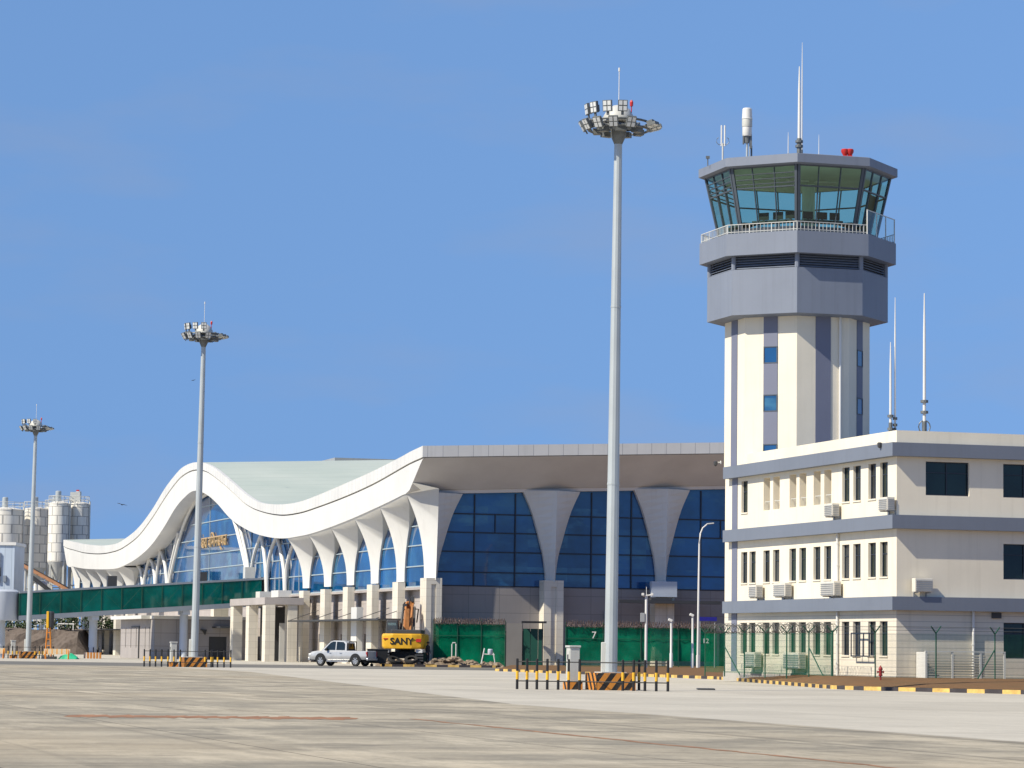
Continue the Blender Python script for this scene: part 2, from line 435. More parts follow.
m = MB(); m.face([(-9000, -3000, -0.02), (9000, -3000, -0.02), (9000, 15000, -0.02), (-9000, 15000, -0.02)])
struct('ground', m, M['ground'])
m = MB()      # laid along the grid, so slab joints run with the buildings
m.face([(-400, -200, 0), (24.9, -200, 0), (24.9, 560, 0), (-400, 560, 0)])
struct('apron', m, M['apron'], rz=ANG)
m = MB(); m.face([(24.9, -200, 0), (300, -200, 0), (300, 560, 0), (24.9, 560, 0)])
struct('taxi_lane', m, M['lane'], rz=ANG)
m = MB(); m.face([grid_loc(x, y) + (.004,) for x, y in ((.12, 85.4), (-15.0, 175), (-24, 206.0), (-36.7, 206.5))])
struct('apron_shoulder', m, M['apron'], rz=ANG)
m = MB(); m.face([(-160, 208, 0.004), (1.5, 207, 0.004), (1.5, 234, 0.004), (-160, 262, 0.004)])
struct('service_road', m, M['asphalt'])
m = MB(); m.face([(-140, 262.5, 0.004), (-4, 236, 0.004), (60, 236, 0.004), (60, 420, 0.004), (-140, 470, 0.004)])
struct('terminal_forecourt', m, M['lane'])
m = MB()
random.seed(3)
pts = []
for i in range(60):
    pts.append((17.3 + random.uniform(-.06, .06), 20 + i * 0.75))
for i in range(59):
    w = random.uniform(0.05, 0.11)
    a, b = pts[i], pts[i + 1]
    m.face([(a[0] - w, a[1], .004), (a[0] + w, a[1], .004), (b[0] + w, b[1] - .02, .004), (b[0] - w, b[1] - .02, .004)])
struct('painted_line', m, M['rust_line'], rz=ANG)
m = MB()
for i in range(28):
    x0 = -9.6 + i * 0.225; y0 = 65.6 + i * 0.02
    w0, w1 = random.uniform(.4, 1.7), random.uniform(.4, 1.7)
    m.face([(x0, y0 - w0, .004), (x0 + .225, y0 - w1, .004), (x0 + .225, y0 + w1, .004), (x0, y0 + w0, .004)])
struct('painted_cross_line', m, M['rust_line'])
# kerb round the office lot and along the terminal lot
def kerb_run(line, block, thick, h, phase=0):
    m = MB(); acc = phase
    for a, b in zip(line, line[1:]):
        a, b = Vector(a), Vector(b); L = (b - a).length; t = (b - a) / L; nrm = Vector((-t.y, t.x))
        s = 0.0
        while s < L - 1e-6:
            k = int(acc / block); e = min(L, s + (k + 1) * block - acc + 1e-6)
            p, q = a + t * s, a + t * e
            m.mat(k % 2)
            r = [(p.x, p.y), (q.x, q.y), (q.x + nrm.x * thick, q.y + nrm.y * thick), (p.x + nrm.x * thick, p.y + nrm.y * thick)]
            m.prism(r, 0, h)
            acc += e - s; s = e
    return m
KL = [(-0.9, 202.0), (4.2, 186.0), (11.25, 164.1), (13.15, 136.5), (13.75, 128.2), (14.6, 125.2), (16.2, 123.5), (19.5, 119.6), (33.0, 104.0)]
struct('kerb', kerb_run(KL, 0.92, 0.28, 0.16), [M['kerb_y'], M['kerb_k']])
KA = [(-9.9, 233.5), (-1.0, 234.5)]
struct('site_kerb', kerb_run(KA, 0.87, 0.3, 0.18), [M['kerb_y'], M['kerb_k']])
# the raised verge between kerb and office
m = MB()
inner = [G(*grid_loc(0.5, 236))[:2], (13, 200), (20.0, 165), (24, 160), (60, 172)]
vt = []
front = [(-0.7, 202.2), (4.45, 186.1), (11.5, 164.2), (13.42, 136.6), (14.0, 128.4), (14.8, 125.5), (16.4, 123.8), (19.7, 119.9), (33.2, 104.3)]
back = [(0.2, 238), (8.5, 232), (13.8, 200), (14.4, 139.5), (15.2, 132.5), (15.6, 131.5), (17.2, 129.6), (21.5, 128.6), (48, 125)]
n = len(front)
top = [(x, y, 0.165) for x, y in front]; mid = [(x, y, z) for (x, y), z in zip(back, (0.2, 0.25, 0.35, 0.46, .46, .46, .45, .43, .43))]
for i in range(n - 1):
    for k in range(3):
        f0, f1 = k / 3, (k + 1) / 3
        e = lambda A, B, f, j: (A[0] + (B[0] - A[0]) * f, A[1] + (B[1] - A[1]) * f, A[2] + (B[2] - A[2]) * f ** 0.7)
        m.face([e(top[i], mid[i], f0, i), e(top[i + 1], mid[i + 1], f0, i), e(top[i + 1], mid[i + 1], f1, i), e(top[i], mid[i], f1, i)])
far = [(30, 260), (40, 250), (45, 215), (70, 190), (72, 180), (74, 178), (76, 176), (78, 174), (80, 165)]
for i in range(n - 1):
    m.face([mid[i], mid[i + 1], far[i + 1] + (.3,), far[i] + (.3,)])
struct('verge', m, M['soil'], weld=True)
# earth bank far left
m = MB(); random.seed(11)
xs = [-150 + i * 1.5 for i in range(63)]
rows = [(0, 0), (0.5, 1.2), (1.1, 2.3), (1.9, 3.05), (8, 3.3), (12, 0)]
vs = []
for r, (dy, h) in enumerate(rows):
    for x in xs:
        j = random.uniform(-.35, .35) if 0 < r < 5 else 0
        vs.append((x + 3.2, 385 + dy + j, (h + (random.uniform(-.25, .25) if 0 < r else -.05)) * min(1, max(0, (xs[-1] - x) / 1.6))))
nx = len(xs)
m.mesh(vs, [(r * nx + i, r * nx + i + 1, (r + 1) * nx + i + 1, (r + 1) * nx + i) for r in range(len(rows) - 1) for i in range(nx - 1)])
struct('earth_bank', m, M['bank'])
# far ridge line under the sky
m = MB()
hz = [(-6000, 20), (-4200, 60), (-2500, 40), (-900, 30), (400, 35), (1500, 80), (2600, 60), (4200, 90), (6500, 40)]
m.loft([[(x, 9000, h) for x, h in hz], [(x, 9400, h * 0.6) for x, h in hz], [(x, 9900, -1) for x, h in hz]], closed=False, caps=False)
m.loft([[(x, 8600, -1) for x, h in hz], [(x, 9000, h) for x, h in hz]], closed=False, caps=False)
struct('hills', m, paint('far hills', (0.10, 0.12, 0.13), 0.9))

# ------------------------------------------------------------------ walls with openings
def pierced(mb, axis, c, u0, u1, z0, z1, holes, depth, sgn=1):
    """wall sheet on plane axis=c with rectangular holes (ua, ub, za, zb, depth?) and their reveals; sgn = inward direction"""
    us = sorted({u0, u1} | {h[0] for h in holes} | {h[1] for h in holes})
    zs = sorted({z0, z1} | {h[2] for h in holes} | {h[3] for h in holes})
    P = (lambda u, z, d=0: (c + sgn * d, u, z)) if axis == 'x' else (lambda u, z, d=0: (u, c + sgn * d, z))
    for i in range(len(us) - 1):
        for k in range(len(zs) - 1):
            um, zm = (us[i] + us[i + 1]) / 2, (zs[k] + zs[k + 1]) / 2
            if any(h[0] < um < h[1] and h[2] < zm < h[3] for h in holes): continue
            mb.face([P(us[i], zs[k]), P(us[i + 1], zs[k]), P(us[i + 1], zs[k + 1]), P(us[i], zs[k + 1])])
    for h in holes:
        a, b, e, f = h[:4]; d = h[4] if len(h) > 4 else depth
        mb.face([P(a, e), P(b, e), P(b, e, d), P(a, e, d)]); mb.face([P(a, f), P(b, f), P(b, f, d), P(a, f, d)])
        mb.face([P(a, e), P(a, f), P(a, f, d), P(a, e, d)]); mb.face([P(b, e), P(b, f), P(b, f, d), P(b, e, d)])

# ------------------------------------------------------------------ office building
OFF = Vector((17.64, 137.0, 0))
office = thing('office_building', 'three storey cream office block with blue grey bands beside the control tower', 'building', OFF, ANG)
W, Dp = 24.0, 21.8
pairs = [(1.43, 2.76), (4.52, 5.84), (8.03, 9.36), (11.16, 12.45), (14.63, 15.93), (17.85, 19.02)]
hw = 0.44
rows_z = [(1.42, 3.0), (5.05, 6.65), (8.69, 10.33)]
holesL = []; openings = []; winsL = []
for fl, (za, zb) in enumerate(rows_z):
    for k, (a, b) in enumerate(pairs):
        for u in (a, b):
            if fl == 2 and k == 5 and u == a: continue
            op = fl == 2 and 2 <= k <= 4
            holesL.append((u - hw, u + hw, za, zb, 1.3 if op else 0.2))
            (openings if op else winsL).append((u, za, zb))
rightw = []
for fl, (za, zb) in enumerate(((1.36, 3.0), (5.0, 6.63), (8.78, 10.33))):
    for u0, u1 in ((1.45, 3.64), (5.36, 7.55), (9.3, 11.5), (13.2, 15.4), (17.1, 19.3), (20.6, 22.8)):
        if fl < 2 and u0 < 2: continue
        rightw.append((u0, u1, za, zb))
b = MB()
pierced(b, 'x', 0, 0, Dp, 0.0, 3.5, [h for h in holesL if h[2] < 3], .2); b.mat(1)
pierced(b, 'x', 0, 0, Dp, 3.5, 11.72, [h for h in holesL if h[2] > 3], .2); b.mat(0)
pierced(b, 'y', 0, 0, W, 0.0, 3.5, [(w[0], w[1], w[2], w[3]) for w in rightw if w[2] < 3], .22); b.mat(1)
pierced(b, 'y', 0, 0, W, 3.5, 11.72, [(w[0], w[1], w[2], w[3]) for w in rightw if w[2] > 3], .22)
b.face([(W, 0, 0), (W, Dp, 0), (W, Dp, 11.72), (W, 0, 11.72)]); b.face([(0, Dp, 0), (W, Dp, 0), (W, Dp, 11.72), (0, Dp, 11.72)])
b.face([(0.3, 0.3, 11.72), (W - .3, 0.3, 11.72), (W - .3, 0.3, 11.1), (.3, .3, 11.1)])
b.face([(.3, .3, 11.72), (.3, Dp - .3, 11.72), (.3, Dp - .3, 11.1), (.3, .3, 11.1)])
for q in (((0, 0), (W, 0), (W - .3, .3), (.3, .3)), ((0, 0), (.3, .3), (.3, Dp - .3), (0, Dp)), ((W, 0), (W, Dp), (W - .3, Dp - .3), (W - .3, .3)), ((0, Dp), (.3, Dp - .3), (W - .3, Dp - .3), (W, Dp))):
    b.face([(x, y, 11.72) for x, y in q])
# corridor behind the open bays
b.face([(1.3, 7.2, 8.3), (1.3, 17, 8.3), (1.3, 17, 10.6), (1.3, 7.2, 10.6)])
b.build('wall', [M['cream_groove'], M['cream']], office)
for z0, z1 in ((.5, 3.5), (4.12, 7.21), (7.83, 10.52), (11.14, 11.7)):
    m = MB(); m.box(-.035, 0, 19.98, 20.72, z0, z1); m.build('stripe', M['stripe'], office)
b = MB(); b.box(.3, W - .3, .3, Dp - .3, 11.0, 11.1); b.build('roof', M['grey'], office)
b = MB(); b.box(-.06, W + .06, -.06, Dp, 0.0, 0.5); b.build('plinth', paint('plinth render', (0.38, 0.36, 0.32), 0.8, streak=.3), office)
for z0, z1 in ((3.5, 4.12), (7.21, 7.83), (10.52, 11.14)):
    m = MB()
    o_ = [(-.38, -.38), (W + .38, -.38), (W + .38, 21.15), (-.38, 21.15)]
    m.prism(o_, z0, z1); m.build('band', M['band'], office)
M['curtain'] = paint('faded curtain behind glass', (.16, .15, .13), .8)
PANES = [M['glass_dark'], glazing('window glass deep green', (.008, .02, .018), .03, .5), glazing('window glass grey', (.03, .035, .04), .05, .5), M['glass_dark']]
random.seed(17)
def frame_x(mb, u, za, zb, x, w=hw, t=.045, dd=.05):
    mb.box(x, x + dd, u - w, u - w + t, za, zb); mb.box(x, x + dd, u + w - t, u + w, za, zb)
    mb.box(x, x + dd, u - w + t, u + w - t, za, za + t); mb.box(x, x + dd, u - w + t, u + w - t, zb - t, zb)
    zm = za + (zb - za) * 0.66
    mb.box(x, x + dd, u - w + t, u + w - t, zm - t / 2, zm + t / 2)
for u, za, zb in winsL:
    f = MB(); frame_x(f, u, za, zb, .13); fo = f.build('window', M['mullion'], office)
    p = MB(); p.box(.165, .19, u - hw + .02, u + hw - .02, za + .02, zb - .02); p.build('pane', PANES[int(random.random() * 3.4) % 4], fo)
    if random.random() < .3:
        q = MB(); q.box(.155, .163, u - hw + .05, u - hw + .05 + random.uniform(.2, .5), za + .06, zb - .06); q.build('curtain', M['curtain'], fo)
    s = MB(); s.box(-.05, .12, u - hw - .04, u + hw + .04, za - .07, za - .003); s.build('sill', M['cream'], fo)
for u, za, zb in openings:
    r = MB()
    r.box(.1, .13, u - hw, u + hw, za + .42, za + .46)
    for k in range(6):
        v = u - hw + .07 + k * .15; r.box(.1, .12, v, v + .02, za, za + .42)
    r.build('railing', M['cabinet'], office)
for u0, u1, za, zb in rightw:
    f = MB(); t = .05
    f.box(u0, u0 + t, .13, .18, za, zb); f.box(u1 - t, u1, .13, .18, za, zb)
    f.box(u0 + t, u1 - t, .13, .18, za, za + t); f.box(u0 + t, u1 - t, .13, .18, zb - t, zb)
    um = (u0 + u1) / 2; f.box(um - t / 2, um + t / 2, .14, .17, za + t, zb - t)
    zt = zb - .5; f.box(u0 + t, um - t / 2, .142, .172, zt - .02, zt + .02); f.box(um + t / 2, u1 - t, .142, .172, zt - .02, zt + .02)
    fo = f.build('window', M['mullion'], office)
    p = MB(); p.box(u0 + .02, u1 - .02, .19, .21, za + .02, zb - .02); p.build('pane', PANES[int(u0) % 4], fo)
# the casement grille that stands off the ground floor front window pair
m = MB()
m.box(-.32, -.28, 2.35, 4.5, 1.36, 1.42); m.box(-.32, -.28, 2.35, 4.5, 2.42, 2.48)
for v in (2.35, 3.0, 3.75, 4.44): m.box(-.32, -.28, v, v + .06, 1.42, 2.42)
for z in (1.39, 2.45):
    for v in (2.35, 4.44): m.box(-.28, 0, v, v + .06, z - .02, z + .02)
m.build('window_grille', M['mullion'], office)
def pipe(x0, x1, y0, y1, z0, z1, name='downpipe'):
    m = MB(); cx, cy = (x0 + x1) / 2, (y0 + y1) / 2
    m.tube([(cx, cy, z0), (cx, cy, z1)], (x1 - x0) / 2, 8)
    for z in (z0 + .6, (z0 + z1) / 2, z1 - .5): m.lathe([((x1 - x0) / 2 + .02, z), ((x1 - x0) / 2 + .02, z + .06)], 8, cx, cy)
    m.build(name, M['white'], office, smooth=True)
pipe(-.16, -.04, 6.55, 6.67, .4, 3.5); pipe(-.16, -.04, 6.55, 6.67, 4.12, 7.21)
pipe(3.72, 3.86, -.17, -.03, .4, 3.5)
m = MB(); m.box(4.75, 5.2, -.12, 0, 3.2, 3.45); m.build('vent_box', M['dark'], office)
# louvred screen at the foot of the short front
scr = thing('louvre_screen', 'low slatted metal screen against the office short front, behind the fence', 'screen', OFF + D2 * 1.0 - D1 * 1.0 + Vector((0, 0, .42)), ANG)
for x0, x1 in ((0, 1.3), (1.3, 2.7), (2.7, 3.9)):
    m = MB()
    for k in range(9): m.box(x0 + .05, x1 - .05, -.02, .02, .05 + k * .12, .12 + k * .12)
    m.build('slat_panel', M['ac'], scr)
for x in (0, 1.3, 2.7, 3.9):
    m = MB(); m.box(x - .05, x + .05, -.04, .04, 0, 1.2); m.build('post', M['white'], scr)
m = MB(); m.box(-.05, 3.95, -.05, .05, 1.2, 1.25); m.build('top_rail', M['white'], scr)
m = MB(); m.box(-.04, .04, .05, .95, 0, 1.2); m.build('end_panel', M['white'], scr)

# ------------------------------------------------------------------ air conditioners
def make_ac(label, u, w, h, z, face='L'):
    if face == 'L':
        t = thing('air_conditioner', label, 'air conditioner', OFF + D1 * u + Vector((0, 0, z)), ANG + math.pi / 2 * 0, 'air conditioner units outside the office')
        ox = lambda a, b_, c_, d_, e, f: (-b_, -a, c_, d_, e, f)
    else:
        t = thing('air_conditioner', label, 'air conditioner', OFF + D2 * u + Vector((0, 0, z)), ANG, 'air conditioner units outside the office')
    def bx(m, d0, d1, a0, a1, z0, z1):
        if face == 'L': m.box(-d1, -d0, a0, a1, z0, z1)
        else: m.box(a0, a1, -d1, -d0, z0, z1)
    m = MB(); bx(m, .12, .5, -w / 2, w / 2, 0, h); m.build('casing', M['ac_cream'], t, bevel=.015)
    m = MB()
    for k in range(6): bx(m, .5, .53, -w / 2 + .04, w / 2 - .04, .05 + k * (h - .1) / 6, .05 + (k + .45) * (h - .1) / 6)
    for k in range(6):
        zz0, zz1 = .05 + k * (h - .1) / 6, .05 + (k + .45) * (h - .1) / 6
        if face == 'L': m.box(-.46, -.16, -w / 2 - .025, -w / 2, zz0, zz1)
    m.build('grille', M['grey'], t)
    for s in (-1, 1):
        m = MB(); a = s * w * .35
        bx(m, 0, .5, a - .025, a + .025, -.05, -.002); bx(m, 0, .04, a - .025, a + .025, -.3, -.05)
        m.build('bracket', M['grey'], t)
    return t
make_ac('white air conditioner under the third floor corner windows of the office', .42, .95, .6, 8.05)
make_ac('white air conditioner under the open third floor bays of the office', 6.8, .95, .6, 8.03)
make_ac('white air conditioner under the second floor, farthest along from the corner', 16.6, 1.0, .62, 4.28)
make_ac('wider white air conditioner beside the farthest one on the second floor', 13.0, 1.5, .66, 4.28)
make_ac('widest white air conditioner mid wall, next to the second floor downpipe', 6.9, 1.6, .68, 4.24)
make_ac('white air conditioner alone on the shaded short front of the office', 1.14, .88, .62, 4.34, 'R')
make_ac('white air conditioner near ground behind the fence, farthest along', 17.0, 1.5, .75, .75)
make_ac('long white air conditioner near ground behind the fence, below the second pipe', 11.4, 2.0, .8, .72)

# ------------------------------------------------------------------ cctv on the office
def make_cctv(label, loc, rz):
    t = thing('security_camera', label, 'camera', loc, rz, 'security cameras on the office')
    m = MB(); m.box(-.03, .03, 0, .3, -.03, .03); m.box(-.06, .06, .28, .3, -.08, .08); m.build('bracket', M['white'], t)
    m = MB(); m.lathe([(.01, -.22), (.09, -.17), (.11, -.08), (.11, .02), (.06, .05)], 12); m.build('camera_head', M['dark'], t, smooth=True)
    return t
make_cctv('dark dome camera at the top corner of the office near the roof antennas', OFF + D2 * -.45 + D1 * .9 + Vector((0, 0, 11.15)), ANG - math.pi / 2)
make_cctv('dome camera at the far end of the office below the tower', OFF + D2 * -.5 + D1 * 21.95 + Vector((0, 0, 11.45)), ANG - math.pi / 2)

# ------------------------------------------------------------------ control tower
TW = OFF + D2 * 3.42 + D1 * 20.3
tower = thing('control_tower', 'tall octagonal air traffic control tower with cream shaft and glazed cab', 'control tower', TW, ANG)
def oct_(r, z): return [(r * math.cos(R(22.5 + 45 * k)), r * math.sin(R(22.5 + 45 * k)), z) for k in range(8)]
m = MB(); m.loft([oct_(3.8, 11.05), oct_(3.8, 18.85)]); m.build('shaft', M['cream'], tower)
AP = math.cos(R(22.5))
def facet(k):       # outward direction of facet k (k*45 deg) and its tangent
    a = R(45 * k); return Vector((math.cos(a), math.sin(a), 0)), Vector((-math.sin(a), math.cos(a), 0))
def fbox(mb, k, r, u0, u1, z0, z1, d0, d1):
    n, t = facet(k); c = r * AP
    v = [n * (c + d) + t * u + Vector((0, 0, z)) for z in (z0, z1) for d in (d0, d1) for u in (u0, u1)]
    mb.mesh(v, [(0, 2, 3, 1), (4, 5, 7, 6), (0, 1, 5, 4), (2, 6, 7, 3), (0, 4, 6, 2), (1, 3, 7, 5)])
# facets: 4 = -x (left), 5 = front-left, 6 = -y (front), 7 = front-right
for k in range(8):
    hwid = .39 if k % 2 else .42
    winz = [(16.38, 17.26), (13.88, 14.76), (11.38, 12.2)] if k in (5, 7) else []
    zc = 11.06
    for za, zb in reversed(winz):
        m = MB(); fbox(m, k, 3.8, -hwid, hwid, zc, za, -.02, .035); m.build('stripe', M['stripe'], tower); zc = zb
    m = MB(); fbox(m, k, 3.8, -hwid, hwid, zc, 18.84, -.02, .035); m.build('stripe', M['stripe'], tower)
    for za, zb in winz:
        f = MB()
        fbox(f, k, 3.8, -hwid, -hwid + .05, za, zb, -.01, .05); fbox(f, k, 3.8, hwid - .05, hwid, za, zb, -.01, .05)
        fbox(f, k, 3.8, -hwid + .05, hwid - .05, zb - .05, zb, -.01, .05); fbox(f, k, 3.8, -hwid + .05, hwid - .05, za, za + .05, -.01, .05)
        fo = f.build('window', M['cab_frame'], tower)
        p = MB(); fbox(p, k, 3.8, -hwid + .05, hwid - .05, za + .05, zb - .05, -.005, .02); p.build('pane', M['glass_blue'], fo)
n6, t6 = facet(6)
m = MB(); p0 = n6 * (3.8 * AP + .09) + t6 * .92
m.tube([p0 + Vector((0, 0, 11)), p0 + Vector((0, 0, 18.85))], .07, 8); m.build('downpipe', M['white'], tower, smooth=True)
# lower gallery: solid drum with a louvred strip under the balcony
m = MB()
m.loft([oct_(3.9, 18.8), oct_(4.75, 18.86), oct_(4.75, 21.22)], caps=True)
for k in range(8):
    a = R(22.5 + 45 * k); c = Vector((math.cos(a) * 4.63, math.sin(a) * 4.63, 0))
    m.lathe([(.13, 21.22), (.13, 21.92)], 8, c.x, c.y)
m.build('drum', M['tower_grey'], tower)
for k in range(8):
    m = MB(); fbox(m, k, 4.75, -1.7, 1.7, 21.22, 21.92, -.5, -.32)
    lp = m.build('louvre_panel', M['louvre_back'], tower)
    s = MB()
    for j in range(5):
        n, t = facet(k); z = 21.27 + j * .13
        c = 4.75 * AP
        v = [n * (c - .28) + t * -1.68 + Vector((0, 0, z + .1)), n * (c - .28) + t * 1.68 + Vector((0, 0, z + .1)), n * (c - .12) + t * 1.68 + Vector((0, 0, z)), n * (c - .12) + t * -1.68 + Vector((0, 0, z))]
        s.extr(v, (0, 0, .018))
    s.build('slat', M['tower_grey'], lp)
m = MB(); m.loft([oct_(5.17, 21.92), oct_(5.17, 23.05)]); m.build('balcony', M['tower_grey'], tower)
def ring_rail(mb, r, z, h):
    for k in range(8):
        n, t = facet(k); c = r * AP; L = 2 * r * math.sin(R(22.5))
        nb = int(L / .2)
        if k == 7: continue
        fbox(mb, k, r, -L / 2, L / 2, z + h - .035, z + h, -.045, -.005)
        fbox(mb, k, r, -L / 2, L / 2, z + .08, z + .11, -.04, -.01)
        for i in range(nb + 1):
            u = -L / 2 + L * i / nb; w = .022 if i % 6 == 0 else .009
            fbox(mb, k, r, u - w, u + w, z, z + h - .05, -.045, -.01)
m = MB(); ring_rail(m, 5.1, 23.05, .5); m.build('railing', M['steel_white'], tower)
m = MB(); fbox(m, 7, 5.12, -1.98, 1.98, 23.1, 24.3, -.05, -.02); gp = m.build('glass_balustrade', M['clear_glass'], tower)
m = MB()
for u in (-1.98, -.66, .66, 1.93): fbox(m, 7, 5.12, u, u + .05, 23.05, 24.32, -.06, -.01)
fbox(m, 7, 5.12, -1.98, 1.98, 24.3, 24.34, -.06, -.01); m.build('rail_frame', M['steel_white'], gp)
ZS, ZT, RS, RT = 23.35, 26.56, 4.17, 4.9
def rz_(z): return RS + (RT - RS) * (z - ZS) / (ZT - ZS)
m = MB(); m.loft([oct_(4.2, 23.05), oct_(4.2, ZS)]); m.build('cab_sill', M['cab_frame'], tower)
def cabpt(k, u, z, d=0.0):   # u in -1..1 across facet
    n, t = facet(k); r = rz_(z); return n * (r * AP + d) + t * (u * r * math.sin(R(22.5))) + Vector((0, 0, z))
def cabstrip(mb, k, u0, u1, z0, z1, d0, d1):
    v = [cabpt(k, u, z, d) for z in (z0, z1) for d in (d0, d1) for u in (u0, u1)]
    mb.mesh(v, [(0, 2, 3, 1), (4, 5, 7, 6), (0, 1, 5, 4), (2, 6, 7, 3), (0, 4, 6, 2), (1, 3, 7, 5)])
for k in range(8):
    m = MB(); cabstrip(m, k, -.97, .97, ZS, ZT, -.03, 0); w = m.build('cab_window', M['tower_glass'], tower)
    f = MB()
    for u in (-.36, .30): cabstrip(f, k, u - .010, u + .010, ZS, ZT, -.07, .05)
    for s in (-1, 1):
        a, b_ = sorted((s * .92, s * .995)); cabstrip(f, k, a, b_, ZS, ZT, -.07, .06)
    cabstrip(f, k, -.9, .9, 25.42, 25.49, -.06, .04)
    cabstrip(f, k, -.9, .9, ZS, ZS + .08, -.06, .04); cabstrip(f, k, -.9, .9, ZT - .1, ZT, -.06, .04)
    if k in (3, 4, 5):
        for z in (25.62, 25.86, 26.12): cabstrip(f, k, -.89, .89, z, z + .04, -.055, .03)
    f.build('frame', M['cab_frame'], w)
    if k % 2 == 1:
        pass
m = MB(); cabstrip(m, 7, -.15, .42, ZS + .08, 25.38, -.12, -.075); m.build('cab_door', M['black'], tower)
m = MB(); m.loft([oct_(5.05, 26.52), oct_(5.25, 26.58), oct_(5.25, 27.02), oct_(5.1, 27.06)]); m.build('cab_roof', M['tower_grey'], tower)
m = MB(); m.loft([oct_(4.7, 26.46), oct_(4.7, 26.5)]); m.build('cab_ceiling', M['interior'], tower)
m = MB()
for k in range(8):
    if k in (0, 1): continue
    n, t = facet(k); c = 3.0
    v = [n * d + t * u + Vector((0, 0, z)) for z in (23.75, 23.85) for d in (2.7, 3.5) for u in (-1.1, 1.1)]
    m.mesh(v, [(0, 2, 3, 1), (4, 5, 7, 6), (0, 1, 5, 4), (2, 6, 7, 3), (0, 4, 6, 2), (1, 3, 7, 5)])
m.lathe([(3.9, 23.36), (3.9, 23.42)], 8, ph=R(22.5))
m.build('console_desk', M['dark'], tower)
for k, u in ((5, -.6), (5, .2), (5, .9), (6, -.7), (6, .1), (6, .8), (2, -.4), (2, .5), (1, .1), (3, .3)):
    n, t = facet(k); m = MB(); c = n * 3.1 + t * u
    mt = Matrix.Translation(c + Vector((0, 0, 24.12))) @ Matrix.Rotation(R(45 * k), 4, 'Z')
    m.obox(mt, .06, .55, .38); m.obox(Matrix.Translation(c + Vector((0, 0, 23.89))) @ Matrix.Rotation(R(45 * k), 4, 'Z'), .08, .1, .1)
    m.build('monitor', M['black'], tower)
m = MB(); m.lathe([(.35, 23.42), (.35, 26.46)], 12, 1.2, 1.4); m.build('cab_column', M['interior'], tower)
# a lamp row hung under the ceiling
for u in (-1.6, 0, 1.6):
    m = MB(); m.box(u - .6, u + .6, -.1, .1, 26.36, 26.45); m.build('ceiling_lamp', M['white'], tower)

# ------------------------------------------------------------------ on the cab roof
def up(l, d, z): return TW + D2 * l + D1 * d + Vector((0, 0, z))
RT_ = 27.06
def local_at(dx, depth):   # metres right of the tower axis as seen, metres nearer than the axis
    v = Vector((dx, depth, 0)); return v.dot(D2), v.dot(D1)
def mast_thin(name, label, loc, h, r, mat, cat='antenna', base=.25, rings=(), grp=None):
    t = thing(name, label, cat, loc, 0, grp)
    m = MB(); m.tube([(0, 0, 0), (0, 0, base * h)], r * 1.5, 8); m.build('mount', M['galv_dark'], t, smooth=True)
    m = MB(); m.tube([(0, 0, base * h), (0, 0, h * .75), (0, 0, h)], [r, r * .8, r * .3], 8); m.build('rod', mat, t, smooth=True)
    for z in rings:
        m = MB(); m.lathe([(r * 2.4, z), (r * 2.4, z + .12)], 10); m.build('clamp', M['galv_dark'], t)
    return t
def R_at(px_dx, dy): return TW + Vector((px_dx, dy, RT_))
t = mast_thin('antenna', 'thickest and tallest white rod antenna at the centre of the tower roof', R_at(-.12, -2.0), 5.1, .085, M['white'], rings=(.8, 1.05))
t2 = mast_thin('lightning_rod', 'thin tall lightning rod close beside the thick antenna on the tower roof', R_at(.08, -1.4), 6.5, .035, M['white'], 'lightning rod', .12)
mast_thin('whip_antenna', 'short thin whip left of the thick rod on the tower roof', R_at(-.75, -2.6), 1.5, .025, M['white'], rings=(.1,))
mast_thin('whip_antenna', 'short thin whip right of the thick rod on the tower roof', R_at(.85, -2.6), 1.4, .02, M['white'], rings=(.1,))
mast_thin('whip_antenna', 'thin whip with dark lower half just right of the white sensor on the tower roof', R_at(-2.65, -2.4), 1.75, .03, M['white'], base=.45)
t = thing('weather_sensor', 'white drum shaped sensor on a thin post at the left of the tower roof', 'sensor', R_at(-2.9, -2.6), scale=1.12)
m = MB(); m.tube([(0, 0, 0), (0, 0, .95)], .05, 8); m.tube([(.12, 0, 0), (.12, 0, .8)], .025, 6); m.build('post', M['galv'], t)
m = MB(); m.box(-.2, -.13, -.1, .1, .75, 1.2); m.box(.14, .22, -.08, .1, .55, 1.2); m.lathe([(.12, .8), (.14, 1.15)], 10); m.build('bracket', M['galv_dark'], t)
m = MB(); m.lathe([(.2, 1.12), (.22, 1.15), (.22, 1.55), (.2, 1.56)], 16); m.build('cover', M['white'], t, smooth=True); m = MB(); m.lathe([(.26, 1.93), (.24, 1.95), (.22, 2.4), (.18, 2.44)], 16); m.build('cap', M['white'], t, smooth=True)
m = MB(); m.lathe([(.235, 1.56), (.24, 1.6), (.24, 1.9), (.235, 1.93)], 16); m.build('collar', M['cabinet'], t, smooth=True)
t = thing('dipole_antenna', 'small antenna with two rods and side loops at the far left of the tower roof', 'antenna', R_at(-4.15, -2.4))
m = MB(); m.tube([(0, 0, 0), (0, 0, .9)], .045, 8); m.build('post', M['steel_white'], t)
for dx in (-.07, .1):
    m = MB(); m.tube([(dx, 0, .75), (dx, 0, 1.85)], .04, 8); m.build('rod', M['white'], t)
m = MB()
for s in (-1, 1):
    m.tube([(0, 0, .85), (.2 * s, 0, .82), (.33 * s, 0, .95), (.3 * s, 0, 1.15), (.22 * s, 0, 1.2)], .018, 6)
m.build('loop', M['galv_dark'], t)
t = thing('obstruction_light', 'red obstruction light on the right of the tower roof', 'beacon', R_at(2.35, -2.5))
m = MB(); m.box(-.24, .24, -.2, .2, 0, .3); m.build('base', M['red'], t)
